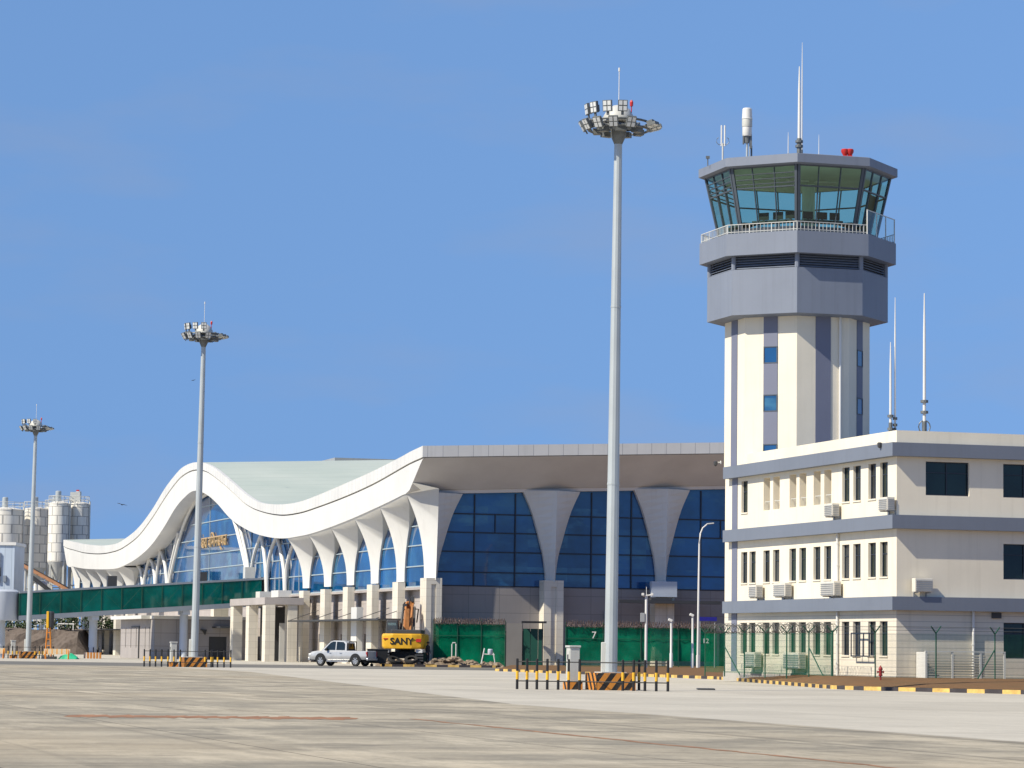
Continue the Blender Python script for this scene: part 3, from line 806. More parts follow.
for dx in (-.13, .13):
    m = MB(); m.lathe([(.09, .3), (.11, .34), (.2, .5), (.2, .62), (.16, .66)], 12, dx, 0); m.build('lamp', M['red'], t, smooth=True)
t = thing('wind_sensor', 'tiny grey wind sensor on the left edge of the tower roof', 'sensor', R_at(-4.85, -1.2))
m = MB(); m.tube([(0, 0, -.1), (0, 0, .3)], .03, 6); m.box(-.1, .1, -.05, .05, .28, .42); m.build('head', M['galv_dark'], t)
# ------------------------------------------------------------------ on the office roof
mast_thin('roof_antenna', 'tall thin mast with a second shorter tube, near corner of the office roof', OFF + D2 * .5 + D1 * 1.3 + Vector((0, 0, 11.1)), 6.9, .045, M['white'], 'antenna', .12, (.9, 1.2), 'tall antennas on the office roof')
mast_thin('roof_antenna', 'shorter white tube antenna touching the mast at the corner of the office roof', OFF + D2 * .25 + D1 * 1.25 + Vector((0, 0, 11.1)), 4.8, .06, M['white'], 'antenna', .22, (.7, 1.3), 'tall antennas on the office roof')
t = mast_thin('roof_antenna', 'tall antenna with a ring at its foot above the short front of the office', OFF + D2 * 1.75 + D1 * .8 + Vector((0, 0, 11.1)), 7.1, .075, M['white'], 'antenna', .16, (1.5, 2.0), 'tall antennas on the office roof')
m = MB()
m.tube([(.27 * math.cos(a * math.pi / 6), 0, .88 + .3 * math.sin(a * math.pi / 6)) for a in range(13)], .03, 6); m.build('loop', M['galv_dark'], t)
# ------------------------------------------------------------------ terminal
TO = Vector((-6.64, 240.0, 0))
term = thing('terminal_building', 'large white airport terminal with wave shaped roof and blue glass arches', 'terminal', TO, ANG)
PROF = [  # distance along the long front, top, shadow gap, lower edge
    (-3.4, 17.36, 16.47, 16.42), (.6, 17.1, 16.22, 14.05), (2.8, 16.9, 16.02, 13.75), (12.2, 16.2, 15.15, 13.0), (22.4, 15.6, 14.5, 12.3), (33.3, 15.02, 14.0, 11.75),
    (40, 14.78, 13.8, 11.6), (48, 14.88, 13.92, 11.65), (57.5, 15.5, 14.7, 12.3), (64, 16.6, 15.65, 13.1), (71.5, 18.25, 17.35, 14.4),
    (79, 19.85, 18.95, 16.35), (85.3, 20.85, 20.05, 17.6), (92, 21.3, 20.5, 18.2), (98.5, 21.1, 20.2, 17.5), (103, 20.45, 19.5, 16.6),
    (109, 19.25, 18.2, 14.9), (117, 17.15, 16.2, 13.05), (126, 15.35, 14.4, 11.8), (135.5, 14.3, 13.4, 11.05), (142, 13.9, 13.05, 10.8),
    (153.5, 14.0, 13.0, 10.95), (167.6, 14.6, 13.5, 11.35), (176.5, 15.15, 14.1, 11.8), (183, 15.55, 14.55, 12.25), (186.2, 15.75, 14.9, 14.8)]
TOPc = [(a, b) for a, b, c, d in PROF]; GRO = [(a, c) for a, b, c, d in PROF]; LOW = [(a, d) for a, b, c, d in PROF]
def top_(y): return crv(TOPc, y)
def gro_(y): return crv(GRO, y)
def low_(y):
    if y < .6: return 16.42 + (14.05 - 16.42) * (y + 3.4) / 4.0
    if y > 183: return 12.25 + (14.8 - 12.25) * (y - 183) / 3.2
    return crv(LOW, y)
YS = [-3.4 + i * .8 for i in range(5)][:-1] + [-.2, .6] + [.6 + i * 1.2 for i in range(1, 152) if .6 + i * 1.2 < 183] + [183.0, 185, 186.2]
YS = sorted({round(y, 3) for y in YS})
XF, XE, SL = -1.4, 46.0, .042
m = MB()                                       # roof sheet
XR = [XF + .25, 8, 20, 33, XE]
m.loft([[(x, y, top_(y) + SL * (x - XF) - .02) for y in YS] for x in XR], closed=False, caps=False)
m.build('roof', M['roof_green'], term, smooth=True)
m = MB()                                       # long fascia: upper strip, gap, lower strip
m.loft([[(XF, y, gro_(y)) for y in YS], [(XF, y, top_(y)) for y in YS], [(XF + .25, y, top_(y)) for y in YS], [(XF + .6, y, top_(y) - .04) for y in YS]], closed=False, caps=False)
m.loft([[(XF, y, gro_(y)) for y in YS], [(XF + .2, y, gro_(y)) for y in YS]], closed=False, caps=False)
m.build('roof_edge', M['white_panel'], term)
m = MB(); m.loft([[(XF + .2, y, gro_(y) - .12) for y in YS], [(XF + .2, y, gro_(y)) for y in YS]], closed=False, caps=False)
m.loft([[(x, -3.3, gro_(-3.4) + SL * (x - XF) - .1) for x in (XF, XE)], [(x, -3.3, gro_(-3.4) + SL * (x - XF)) for x in (XF, XE)]], closed=False, caps=False)
m.build('shadow_gap', M['groove'], term)
m = MB(); m.loft([[(XF + .05, y, low_(y)) for y in YS], [(XF + .05, y, gro_(y) - .12) for y in YS], [(XF + .2, y, gro_(y) - .12) for y in YS]], closed=False, caps=False)
m.build('fascia', M['white'], term)
m = MB()                                       # short fascia
XS = [XF, 10, 20, 30, XE]
m.loft([[(x, -3.4, gro_(-3.4) + SL * (x - XF)) for x in XS], [(x, -3.4, top_(-3.4) + SL * (x - XF)) for x in XS], [(x, -2.9, top_(-3.4) + SL * (x - XF) - .05) for x in XS]], closed=False, caps=False)
m.face([(XF, -3.4, gro_(-3.4)), (XE, -3.4, gro_(-3.4) + SL * 47.4), (XE, -3.2, gro_(-3.4) + SL * 47.4), (XF, -3.2, gro_(-3.4))])
m.build('roof_edge', M['white_panel'], term)
m = MB(); m.face([(XF, 186.2, 14.9), (XE, 186.2, 16.9), (XE, 186.2, 17.75), (XF, 186.2, 15.75)])
m.build('roof_edge', M['white_panel'], term)
m = MB()                                       # underside
XU = [XF + .05, 1.2, 12, 24, XE]
m.loft([[(x, y, low_(y) + SL * (x - XF - .05)) for y in YS] for x in XU], closed=False, caps=False)
m.build('soffit', M['soffit'], term)
m = MB(); m.box(14, 25, 90, 99, 21.7, 22.2); m.build('roof_light', M['grey'], term)
# glass and stone walls of the long front
PIT = 8.65
near = [1.05 + PIT * i for i in range(6)]
farc = [185.4 - c for c in near]
cents = near + [52.95, 61.6, 70.6] + [185.4 - 70.6, 185.4 - 61.6, 185.4 - 52.95] + farc[::-1]
def glass_bay(y0, y1, nv, zb, hz):
    f = MB(); ym = (y0 + y1) / 2
    zt = max(low_(y0), low_(y1), low_(ym)) + .5
    ys_ = [y0 + (y1 - y0) * i / 8 for i in range(9)]
    p = MB(); p.loft([[(.75, y, zb) for y in ys_], [(.75, y, low_(y) + .15) for y in ys_]], closed=False, caps=False)
    w = p.build('window', M['glass_blue'], term)
    for i in range(nv + 1):
        y = y0 + (y1 - y0) * i / nv
        f.box(.68, .75, y - .04, y + .04, zb, low_(y) + .1)
    for z in hz:
        for ya, yb in zip(ys_, ys_[1:]):
            if min(low_(ya), low_(yb)) > z: f.box(.66, .75, ya, yb, z - .045, z + .045)
    f.build('frame', M['mullion_pale'], w)
allc = [-2.0] + cents[1:] + [187.0]
for a, b in zip(allc, allc[1:]):
    glass_bay(a if a > 0 else 1.5, min(b, 185.0), 2 if 44 < a < 142 else 1, 6.4, (6.45, 8.1, 9.8, 11.4, 13.1, 14.9, 16.7))
# arch pillars of the long front: a twisted sail that rises from a stone pier to the roof edge
def sail(c, first=False):
    zA = low_(c + 1.0) - .12
    A = Vector((-1.22, c + .75, zA)); C = Vector((.5, c - 2.25, zA - 1.6)); B = Vector((-.1, c - 4.45, low_(c - 4.4) - .55)); A2 = Vector((-1.22, c - 7.85, low_(c - 7.65) - .12))
    if first: C = Vector((.9, .1, zA - 1.9))
    b0 = Vector((.25, c + .62, 6.9)); b1 = Vector((.55, c - .78, 6.9)) if not first else Vector((.62, .15, 6.9))
    if abs(c - (185.4 - near[5])) < .1: A2 = Vector((-1.0, c - 4.6, low_(c - 4.6) - .15))
    N = 12
    L, Rr = [], []
    for i in range(N + 1):
        v = i / N
        e = v ** 2.3
        L.append(Vector((b0.x + (A.x - b0.x) * e, b0.y + (A.y - b0.y) * v ** 2.0, b0.z + (A.z - b0.z) * v)))
        e2 = v ** 2.2
        vz = (b0.z + (A.z - b0.z) * v - 6.9) / 7.0
        if first: Rr.append(Vector((.75 + .1 * vz * .9, -.1 - .1 * vz * .9, b1.z + (C.z - b1.z) * v))); continue
        Rr.append(Vector((b1.x + (C.x - b1.x) * e2, b1.y + (C.y - b1.y) * e2, b1.z + (C.z - b1.z) * v)))
    if first: C = Rr[-1]
    m = MB()
    m.loft([L, Rr], closed=False, caps=False)                        # sunlit face
    Lb = [Vector((.74, p.y + .1, p.z)) for p in L]; Rb = [Vector((.74, p.y + .1, p.z)) for p in Rr]
    m.loft([L, Lb], closed=False, caps=False)
    if not first:
        m.loft([Rr, Rb], closed=False, caps=False)
        Bb = Vector((.74, B.y, B.z)); Cb = Rb[-1]
        m.face([C, B, Bb, Cb])
        m.face([A, C, B, A2])                                          # shaded underside panel
        m.face([A, A2, Vector((-1.3, A2.y, low_(A2.y))), Vector((-1.3, A.y, low_(A.y)))])
        m.face([A2, B, Bb, Vector((.74, A2.y, A2.z))])
    else:
        m.face([A, C, (.85, -.3, 14.2), (-1.3, -.4, 14.6), (-1.3, A.y, low_(A.y))])
    po = m.build('arch_pillar', M['white'], term, smooth=True)
    return po
def pier(parent, x0, x1, y0, y1, z1, groove='front'):
    m = MB(); m.box(x0, x1, y0, y1, -.3, z1); p = m.build('stone_pier', M['stone'], parent)
    return p
for c in near + farc:
    po = sail(c, c == near[0])
    if c == near[0]:
        m = MB()
        m.box(0, 1.3, .12, 1.9, -.3, 7.05); m.box(0, .42, 0, .12, -.3, 7.05); m.box(.82, 1.3, 0, .12, -.3, 7.05); m.box(.42, .82, 0, .12, 6.55, 7.05)
        m.build('stone_pier', M['stone'], po)
    else:
        pier(po, -.02, .6, c - .9, c + .9, 6.95 - .1 * min(3, abs(c - 1) / 12))
# slim white ribs on the great central glass wall
def rib(pts, r=.27):
    d = []
    for i in range(len(pts) - 1):
        for k in range(5):
            t = k / 5; p = [pts[max(0, i - 1)], pts[i], pts[i + 1], pts[min(len(pts) - 1, i + 2)]]
            q = [0.5 * ((2 * p[1][a]) + (-p[0][a] + p[2][a]) * t + (2*p[0][a] - 5*p[1][a] + 4*p[2][a] - p[3][a]) * t*t + (-p[0][a] + 3*p[1][a] - 3*p[2][a] + p[3][a]) * t**3) for a in (0, 1)]
            d.append(q)
    d.append(pts[-1])
    m = MB(); m.tube([(.42, y, z) for y, z in d], r, 8); m.build('arch_rib', M['white'], term, smooth=True)
half = [[(70.2, 6.6), (71.2, 9), (74.6, 12.0), (78.8, 14.9), (85, 17.2), (92.7, 18.0)],
        [(69.9, 6.6), (70.6, 9.4), (73.0, 11.9), (75.9, 14.3)],
        [(69.6, 6.6), (69.1, 8.7), (67.6, 10.8), (64.6, 12.6)],
        [(61.6, 6.8), (62.1, 8.8), (63.0, 10.6), (64.6, 12.5)],
        [(61.5, 6.8), (61.3, 9.0), (59.8, 10.9), (57.4, 12.2)],
        [(53.3, 6.8), (53.9, 8.8), (55.4, 10.6), (57.3, 12.1)],
        [(53.2, 6.8), (52.8, 8.8), (51.2, 10.5), (48.9, 11.7)]]
for pts in half:
    rib(pts, .24 if pts[0][0] == 70.2 else .16 if pts[0][0] == 69.9 else .2)
    rib([(185.4 - y, min(z, low_(185.4 - y) + .1)) for y, z in pts], .2)
for c in (53.2, 61.6):
    for cc in (c, 185.4 - c):
        m = MB(); m.box(-.6, .7, cc - 1.6, cc + 1.6, 6.15, 6.8); m.build('rib_base', M['white'], term)
# stone walls below the glass
doorsL = []
for i in range(5):
    c = near[i]; doorsL.append((c + 3.2, c + 5.4, 0.0, 2.7)); doorsL.append((c + 6.2, c + 6.9, 1.1, 2.6))
for c in (148.5, 157, 166, 175): doorsL.append((c, c + 1.6, 0, 2.6))
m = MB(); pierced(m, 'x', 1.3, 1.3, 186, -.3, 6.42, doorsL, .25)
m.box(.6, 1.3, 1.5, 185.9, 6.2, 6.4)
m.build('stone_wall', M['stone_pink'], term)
for a, b, z0, z1 in doorsL:
    m = MB(); m.box(1.5, 1.56, a, b, z0, z1); d = m.build('door' if z0 == 0 else 'window', M['glass_dark'], term)
    m = MB()
    for v in (a, (a + b) / 2 - .03, b - .06): m.box(1.46, 1.5, v, v + .06, z0, z1)
    m.box(1.46, 1.5, a, b, z1 - .08, z1); m.build('frame', M['mullion'], d)
m = MB(); m.box(-1.9, 1.28, 8.0, 41.5, 3.7, 3.84); can = m.build('canopy', M['dark'], term)
for y in (9, 15, 24, 32, 41):
    m = MB(); m.tube([(-1.8, y, 3.84), (.9, y, 4.8)], .03, 6); m.build('strut', M['dark'], can)
m = MB(); m.box(-.55, 0, 20.6, 22.6, 0, 4.9); m.build('notice_pier', M['white'], term)
m = MB(); m.box(.7, 1.28, 5.4, 6.6, 1.8, 2.7); m.build('blue_notice', M['blue_sign'], term)
# right hand (short) front
RID = [.75, 10.72, 20.25, 29.9, 39.5]
def zt(x): return 13.5 + SL * x
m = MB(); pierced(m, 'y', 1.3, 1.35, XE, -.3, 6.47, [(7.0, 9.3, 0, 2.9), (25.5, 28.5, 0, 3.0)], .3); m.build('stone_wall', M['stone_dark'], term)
for a, b in ((7.0, 9.3), (25.5, 28.5)):
    m = MB(); m.box(a, b, 1.6, 1.65, 0, 3); m.build('door', M['glass_dark'], term)
for i in range(4):
    xa, xb = RID[i] + .2, RID[i + 1] - .2
    m = MB(); m.face([(xa, 1.35, 6.47), (xb, 1.35, 6.47), (xb, 1.35, zt(xb) + .3), (xa, 1.35, zt(xa) + .3)])
    w = m.build('window', M['glass_blue'], term)
    f = MB(); n = 5
    vs = [xa + (xb - xa) * k for k in (.18, .37, .65, .83)]
    for z in (6.5, 7.6, 9.25, 10.8, 12.3):
        f.box(xa, xb, 1.27, 1.35, z - .05 + SL * 0, z + .05)
    for x in (RID[i] + 3.55, RID[i] + 7.0): f.box(x - .05, x + .05, 1.25, 1.35, 6.47, zt(x) + .2)
    x = RID[i] + 5.3; f.box(x - .04, x + .04, 1.26, 1.34, 10.85, 12.25)
    f.build('frame', M['mullion'], w)
FL = [(0, .40), (.12, .45), (.28, .62), (.45, .95), (.62, 1.3), (.8, 1.75), (1.0, 2.45)]
for i, xc in enumerate(RID):
    Lf, Rf, Rg, Lr, Rr_ = [], [], [], [], []
    N = 14; ztop = zt(xc) + .35
    for k in range(N + 1):
        v = k / N; z = 6.9 + (ztop - 6.9) * v; wd = crv(FL, v)
        Lf.append((xc - wd, .95, z)); Rf.append((xc + wd, .95, z)); Rg.append((xc + .1 * v, -.1 - .1 * v, z))
        Lr.append((xc - wd, 1.34, z)); Rr_.append((xc + wd, 1.34, z))
    m = MB()
    if i > 0: m.loft([Lf, Rg], closed=False, caps=False); m.loft([Lr, Lf], closed=False, caps=False)
    m.loft([Rg, Rf], closed=False, caps=False); m.loft([Rf, Rr_], closed=False, caps=False)
    po = m.build('arch_pillar', M['white'], term)
    if i > 0:
        m = MB(); m.box(xc - .85, xc + .8, .1, 1.33, -.3, 7.03); m.box(xc - .85, xc - .25, 0, .1, -.3, 7.03); m.box(xc + .2, xc + .8, 0, .1, -.3, 7.03); m.box(xc - .25, xc + .2, 0, .1, 6.5, 7.03)
        m.build('stone_pier', M['stone'], po)
m = MB()
for i in range(4):
    xa, xb = RID[i], RID[i + 1]
    m.face([(xa, .95, zt(xa) + .3), (xb, .95, zt(xb) + .3), (xb, .6, zt(xb) + .95), (xa, .6, zt(xa) + .95)])
    m.face([(xa, .95, zt(xa) + .3), (xb, .95, zt(xb) + .3), (xb, 1.36, zt(xb) + .3), (xa, 1.36, zt(xa) + .3)])
m.build('window_head', M['soffit'], term)
m = MB(); m.box(15.8, 24.6, -1.4, -.02, 5.3, 5.55); m.box(18.6, 20.4, -1.25, -.7, 5.56, 5.75); m.build('canopy', M['dark'], term)
m = MB(); m.box(18.9, 21.1, -.5, -.03, 5.85, 7.1); m.build('grey_box', M['bridge_pale'], term)  # added grey box stands in for the shaded top of the stone pier
m = MB(); m.box(15.4, 16.0, 1.1, 1.29, 3.6, 4.6); m.build('vent_box', M['grey'], term)
m = MB(); m.face([(XE, 1.3, 0), (XE, 186, 0), (XE, 186, 12), (XE, 1.3, 14)]); m.face([(1.3, 186, -.3), (XE, 186, -.3), (XE, 186, 12), (1.3, 186, 12)]); m.build('stone_wall', M['stone_pink'], term)
# gold lettering on the central glass
cu = bpy.data.curves.new('lettering', 'FONT'); cu.body = '\u092a\u094b\u0916\u0930\u093e \u0935\u093f\u092e\u093e\u0928\u0938\u094d\u0925\u0932'; cu.extrude = .06; cu.size = 1
to = bpy.data.objects.new('lettering_source', cu); COL.objects.link(to)
bpy.context.view_layer.update()
me = bpy.data.meshes.new_from_object(to.evaluated_get(bpy.context.evaluated_depsgraph_get()))
bpy.data.objects.remove(to)
def fit_text(me, w, h):
    xs = [v.co.x for v in me.vertices]; ys = [v.co.y for v in me.vertices]
    for v in me.vertices:
        v.co.x = (v.co.x - min(xs)) / (max(xs) - min(xs)) * w; v.co.y = (v.co.y - min(ys)) / (max(ys) - min(ys)) * h
fit_text(me, 16.0, 2.1)
me.materials.clear(); me.materials.append(M['gold'])
lt = bpy.data.objects.new('lettering', me); COL.objects.link(lt); lt.parent = term
# text runs towards the near corner (-y), upright, facing -x
lt.matrix_local = Matrix(((0, 0, -1, .6), (-1, 0, 0, 98.8), (0, 1, 0, 11.6), (0, 0, 0, 1)))
# projecting entrance
ent = MB(); ent.box(-4, -.3, 42.0, 58.0, 5.3, 5.95); ent.box(-.3, 1.25, 46, 58, 5.35, 5.9); eo = ent.build('entrance_roof', paint('entrance slab', (0.42, 0.38, 0.36), .6, streak=.1), term)
for y in (42.6, 50, 57.3):
    m = MB(); m.box(-3.9, -3.0, y - .6, y + .8, -.3, 5.28); m.build('stone_pier', M['stone'], eo)
m = MB(); m.box(-1.75, -.85, 42.15, 43.4, -.3, 5.28); m.build('stone_pier', M['stone'], eo)
m = MB(); m.box(-1.2, 1.2, 52, 56.8, 0, 5.2); m.build('lobby', M['dark'], eo)
m = MB(); m.box(-2.0, -.6, 44.5, 44.6, 0, 3.6); m.build('door', M['white'], eo)
for y in (66.6,):
    m = MB(); m.prism([(-4, y - .7), (-2.5, y - .7), (-2.5, y + .9), (-4, y + .9)], -.3, 5.5); m.build('stone_pier', M['stone'], term)
m = MB(); m.box(-4.4, -2.3, 60.5, 68, 3.15, 3.3); m.build('canopy', M['dark'], term)
m = MB(); m.box(-2.6, 1.2, 145, 181.5, 3.15, 3.3); m.build('canopy', M['dark'], term)

# ------------------------------------------------------------------ boarding bridge
BO = TO + D1 * 61.9
bridge = thing('boarding_bridge', 'raised green glass boarding bridge leading from the terminal to the left', 'boarding bridge', BO, ANG)
def bz(x): return 5.72 + x * .0735         # floor level along the bridge (x runs negative)
XB = -24.0
def bpoly(y0, y1, za, zb, x0=XB, x1=0.3): return [(x0, y0, bz(x0) + za), (x1, y0, bz(x1) + za), (x1, y0, bz(x1) + zb), (x0, y0, bz(x0) + zb)]
m = MB(); m.extr(bpoly(0, 0, -.35, .12), (0, 3, 0)); m.build('floor_beam', M['bridge_grey'], bridge)
m = MB(); m.extr(bpoly(0, 0, 2.28, 2.48), (0, 3, 0)); m.build('roof', M['bridge_grey'], bridge)
npan = 12
for i in range(npan):
    x0 = XB + 24 * i / npan; x1 = x0 + 24 / npan
    for y in (.05, 2.9):
        m = MB(); m.extr(bpoly(y, y, .12, 2.28, x0 + .03, x1 - .03), (0, .05, 0)); gp = m.build('glass_panel', M['bridge_glass'], bridge)
        if y < 1:
            m = MB(); m.box(x0 - .04, x0 + .04, .0, .12, bz(x0) + .12, bz(x0) + 2.28)
            z0, z1 = (.15, 2.25) if i % 2 else (2.25, .15)
            m.tube([(x0, .07, bz(x0) + z0), (x1, .07, bz(x1) + z1)], .025, 6)
            m.build('frame', M['fence_green'], gp)
m = MB(); m.box(.3, 1.45, .2, 3.2, 5.2, 8.3); m.build('connector', M['bridge_grey'], bridge)
for x in (-16.5, -7.5):
    m = MB(); m.lathe([(.55, 0), (.42, .25), (.42, bz(x) - .36)], 20, x, 1.5); m.box(x - .35, x + .35, .2, 2.8, bz(x) - .75, bz(x) - .34)
    m.build('column', M['bridge_pale'], bridge, smooth=True)
m = MB(); m.lathe([(1.75, 3.6), (1.8, 3.7), (1.8, 6.4), (1.5, 6.6)], 24, XB - 1.6, 1.5); ro = m.build('rotunda', M['bridge_pale'], bridge, smooth=True)
m = MB(); m.lathe([(.55, 0), (.5, 3.6)], 16, XB - 1.6, 1.5); m.build('column', M['bridge_pale'], bridge, smooth=True)
m = MB(); m.box(XB - 7, XB - 3.2, .3, 2.7, 3.7, 6.3); m.build('tunnel', M['bridge_pale'], bridge)
m = MB(); m.box(-1.6, -.6, .6, 1.6, bz(-1) + 2.48, bz(-1) + 3.6); m.build('roof_unit', M['steel_white'], bridge)
m = MB(); m.box(-6.2, -5.4, .6, 1.3, bz(-6) + 2.46, bz(-6) + 3.4); m.build('roof_unit', M['dark'], bridge)
m = MB(); m.box(-15.3, -14.4, .6, 1.4, bz(-15) + 2.46, bz(-15) + 3.5); m.build('roof_unit', M['dark'], bridge)

t = thing('column_guard', 'orange and black block guard round the left column of the boarding bridge', 'guard', BO + D2 * -16.5 + D1 * 1.5, ANG)
m = MB(); m.prism([(-.75, -.75), (.75, -.75), (.75, .75), (-.75, .75)], 0, .6); m.build('block', M['hazard_white'], t)
for x, y in ((-.5, -.5), (0, -.5), (.5, -.5)):
    m = MB(); m.tube([(x, y, .6), (x, y, 1.1)], .05, 6); m.build('post', M['black'], t)

# ------------------------------------------------------------------ service building under the bridge
SO = TO + D1 * 64.6 + D2 * -10.2
serv = thing('service_building', 'low grey brown flat roofed block half under the boarding bridge', 'building', SO, ANG)
m = MB(); slots = [(2.6, 2.95, 1.0, 3.2), (5.0, 5.35, 1.0, 3.2), (10.2, 10.6, 1.1, 3.1), (13.4, 13.8, 1.1, 3.1), (16.6, 17.0, 1.1, 3.1)]
pierced(m, 'x', 0, 0, 20, -.3, 4.0, slots, .3); pierced(m, 'y', 0, 0, 9.5, -.3, 4.0, [(5.5, 7.3, 0, 2.3)], .3)
m.face([(0, 20, -.3), (9.5, 20, -.3), (9.5, 20, 4), (0, 20, 4)]); m.build('wall', cladding('grey brown cladding', (0.36, 0.33, 0.315), 2.2, 1.3, (.2, .18, .17), .02, .7, .03, joff=0), serv)
for a, b, z0, z1 in slots:
    m = MB(); m.box(.2, .25, a, b, z0, z1); m.build('window', M['glass_dark'], serv)
m = MB(); m.box(5.5, 7.3, .22, .28, 0, 2.3); m.build('door', M['dark'], serv)
m = MB(); m.box(-1.0, 9.5, 2.0, 20.6, 4.0, 4.35); m.box(-.1, 9.5, -.1, 2.0, 4.0, 4.3); m.build('roof', M['white'], serv)
m = MB(); m.box(-.12, -.02, 8.4, 8.6, 0, 3.3); m.box(-.12, -.02, 8.6, 13, 3.15, 3.3); m.build('downpipe', M['dark'], serv)
m = MB(); m.box(4.6, 5.1, -.9, -.02, 2.9, 3.0); m.face([(4.6, -.9, 2.9), (5.1, -.9, 2.9), (5.1, -.05, 2.4)]); m.build('bracket', M['dark'], serv)

# ------------------------------------------------------------------ floodlight masts
def make_mast():
    t = thing('floodlight_mast', 'x', 'light mast')
    m = MB(); m.lathe([(.36, 0), (.36, .08), (.27, .1), (.262, .5), (.235, 7.6)], 12, ph=.2); m.lathe([(.25, 7.55), (.25, 7.63)], 12, ph=.2)
    m.lathe([(.235, 7.63), (.2, 14.2)], 12, ph=.2); m.lathe([(.212, 14.15), (.212, 14.22)], 12, ph=.2); m.lathe([(.2, 14.22), (.155, 20.8)], 12, ph=.2); m.build('pole', M['galv'], t)
    m = MB(); m.box(-.38, -.2, -.12, .12, .35, 1.75); m.build('winch_box', M['cabinet'], t, bevel=.03)
    m = MB(); m.lathe([(.16, 20.3), (.3, 20.6), (.32, 21.0), (.22, 21.15)], 12); m.build('head_frame', M['galv_dark'], t, smooth=True)
    m = MB()
    N = 24
    for rr, z in ((.8, 20.95), (1.2, 21.1), (1.2, 20.85)):
        m.tube([(rr * math.cos(2 * math.pi * k / N), rr * math.sin(2 * math.pi * k / N), z) for k in range(N + 1)], .045, 6)
    for k in range(6):
        a = k * math.pi / 3; m.tube([(.2 * math.cos(a), .2 * math.sin(a), 20.95), (1.2 * math.cos(a), 1.2 * math.sin(a), 21.0)], .04, 6)
    m.build('lamp_ring', M['galv_dark'], t)
    m = MB(); m.lathe([(.62, 21.15), (.6, 21.35), (.45, 21.6), (.22, 21.75), (.02, 21.78)], 16); m.build('dome', M['steel_white'], t, smooth=True)
    m = MB(); m.tube([(0, 0, 21.6), (0, 0, 23.05), (0, 0, 23.06), (0, 0, 23.2)], [.016, .016, .035, .035], 6); m.build('lightning_rod', M['white'], t)
    m = MB(); m.tube([(.5, .0, 21.2), (.5, 0, 21.75)], .02, 6); m.lathe([(.06, 21.75), (.07, 21.9), (.03, 21.98)], 8, .5, 0); m.build('warning_light', M['red'], t)
    def flood(az, z, r, tilt, w=.37, h=.42):
        mt = Matrix.Rotation(az, 4, 'Z') @ Matrix.Translation((r, 0, z)) @ Matrix.Rotation(tilt, 4, 'Y')
        m = MB(); m.mat(0); m.obox(mt, .1, w, h)
        m.obox(mt @ Matrix.Translation((-.11, 0, -.05)), .12, w * .6, h * .6)
        m.mat(1)
        for a in (-1, 1):
            for b_ in (-1, 1):
                m.obox(mt @ Matrix.Translation((.055, a * w * .24, b_ * h * .24)), .02, w * .36, h * .38)
        m.mat(0); m.obox(mt @ Matrix.Translation((-.02, 0, -h * .62)), .05, .1, h * .4)
        m.build('floodlight', [M['galv_dark'], M['led']], t)
    for az in (-165, -140, -112, -85): flood(R(az), 21.55, 1.28, R(8))
    for az in (-178, -152, -126, -100, -72): flood(R(az), 20.95, 1.42, R(32))
    for az in (-30, -8, 14): flood(R(az), 20.95, 1.5, R(75))
    for az in (60, 110, 150): flood(R(az), 21.2, 1.3, R(60))
    for k in range(7):
        a = k * .9 + .3; m = MB(); m.obox(Matrix.Translation((.85 * math.cos(a), .85 * math.sin(a), 20.78)) @ Matrix.Rotation(a, 4, 'Z'), .3, .42, .2); m.build('ballast_box', M['galv_dark'], t)
    return t
mast = make_mast()
def make_plinth():
    t = thing('mast_plinth', 'x', 'concrete plinth')
    m = MB(); m.prism([(-.78, -.78), (.78, -.78), (.78, .78), (-.78, .78)], 0, .66); m.build('block', M['hazard'], t)
    m = MB(); m.prism([(-.5, -.5), (.5, -.5), (.5, .5), (-.5, .5)], .66, .7); m.build('cap', M['cabinet'], t)
    return t
plinth = make_plinth()
def make_cabinet():
    t = thing('electric_cabinet', 'x', 'cabinet')
    m = MB(); m.box(-.2, .2, -.26, .26, .3, 1.62); m.build('casing', M['cabinet'], t, bevel=.02)
    m = MB(); m.box(-.24, .24, -.3, .3, 1.62, 1.7); m.build('lid', M['steel_white'], t, bevel=.02)
    m = MB(); m.box(-.215, -.203, -.2, .2, .42, 1.5); m.build('door', M['cabinet'], t)
    m = MB(); m.box(-.235, -.215, -.1, .02, 1.15, 1.35); m.build('lock_plate', M['dark'], t)
    m = MB(); m.box(-.3, .3, -.34, .34, 0, .3); m.build('foot', M['hazard'], t)
    return t
cabinet = make_cabinet()
def make_barrier():
    t = thing('barrier', 'x', 'barrier')
    xs_ = [-2.95, -2.56, -2.17, -1.76, -1.33, -.92, -.49, 1.2, 1.62, 2.06, 2.5, 2.95]
    def post(x, y):
        m = MB(); m.lathe([(.055, 0), (.05, 1.16), (.03, 1.18)], 10, x, y); p = m.build('post', M['black'], t)
        m = MB(); m.lathe([(.058, .38), (.058, .70)], 10, x, y); m.build('sleeve', M['yellow'], p)
    for x in xs_: post(x, 0)
    post(-1.25, 2.6); post(1.3, 2.6)
    for z in (.32, 1.06):
        m = MB(); m.tube([(-2.95, 0, z), (2.95, 0, z)], .025, 6); m.build('rail', M['black'], t)
        m = MB(); m.tube([(-1.25, 2.6, z), (1.3, 2.6, z)], .022, 6); m.build('rail', M['black'], t)
    return t
barrier = make_barrier()
SITES = [((3.95, 116.7), 'tallest in view, nearest', 'right'), ((-21.4, 205.0), 'middle', 'mid'), ((-45.0, 282.0), 'far', 'left')]
mast_lab = ['tall grey floodlight mast nearest the camera, just left of the control tower', 'grey floodlight mast standing in front of the boarding bridge and terminal hump', 'farthest grey floodlight mast, at the left edge in front of the silos']
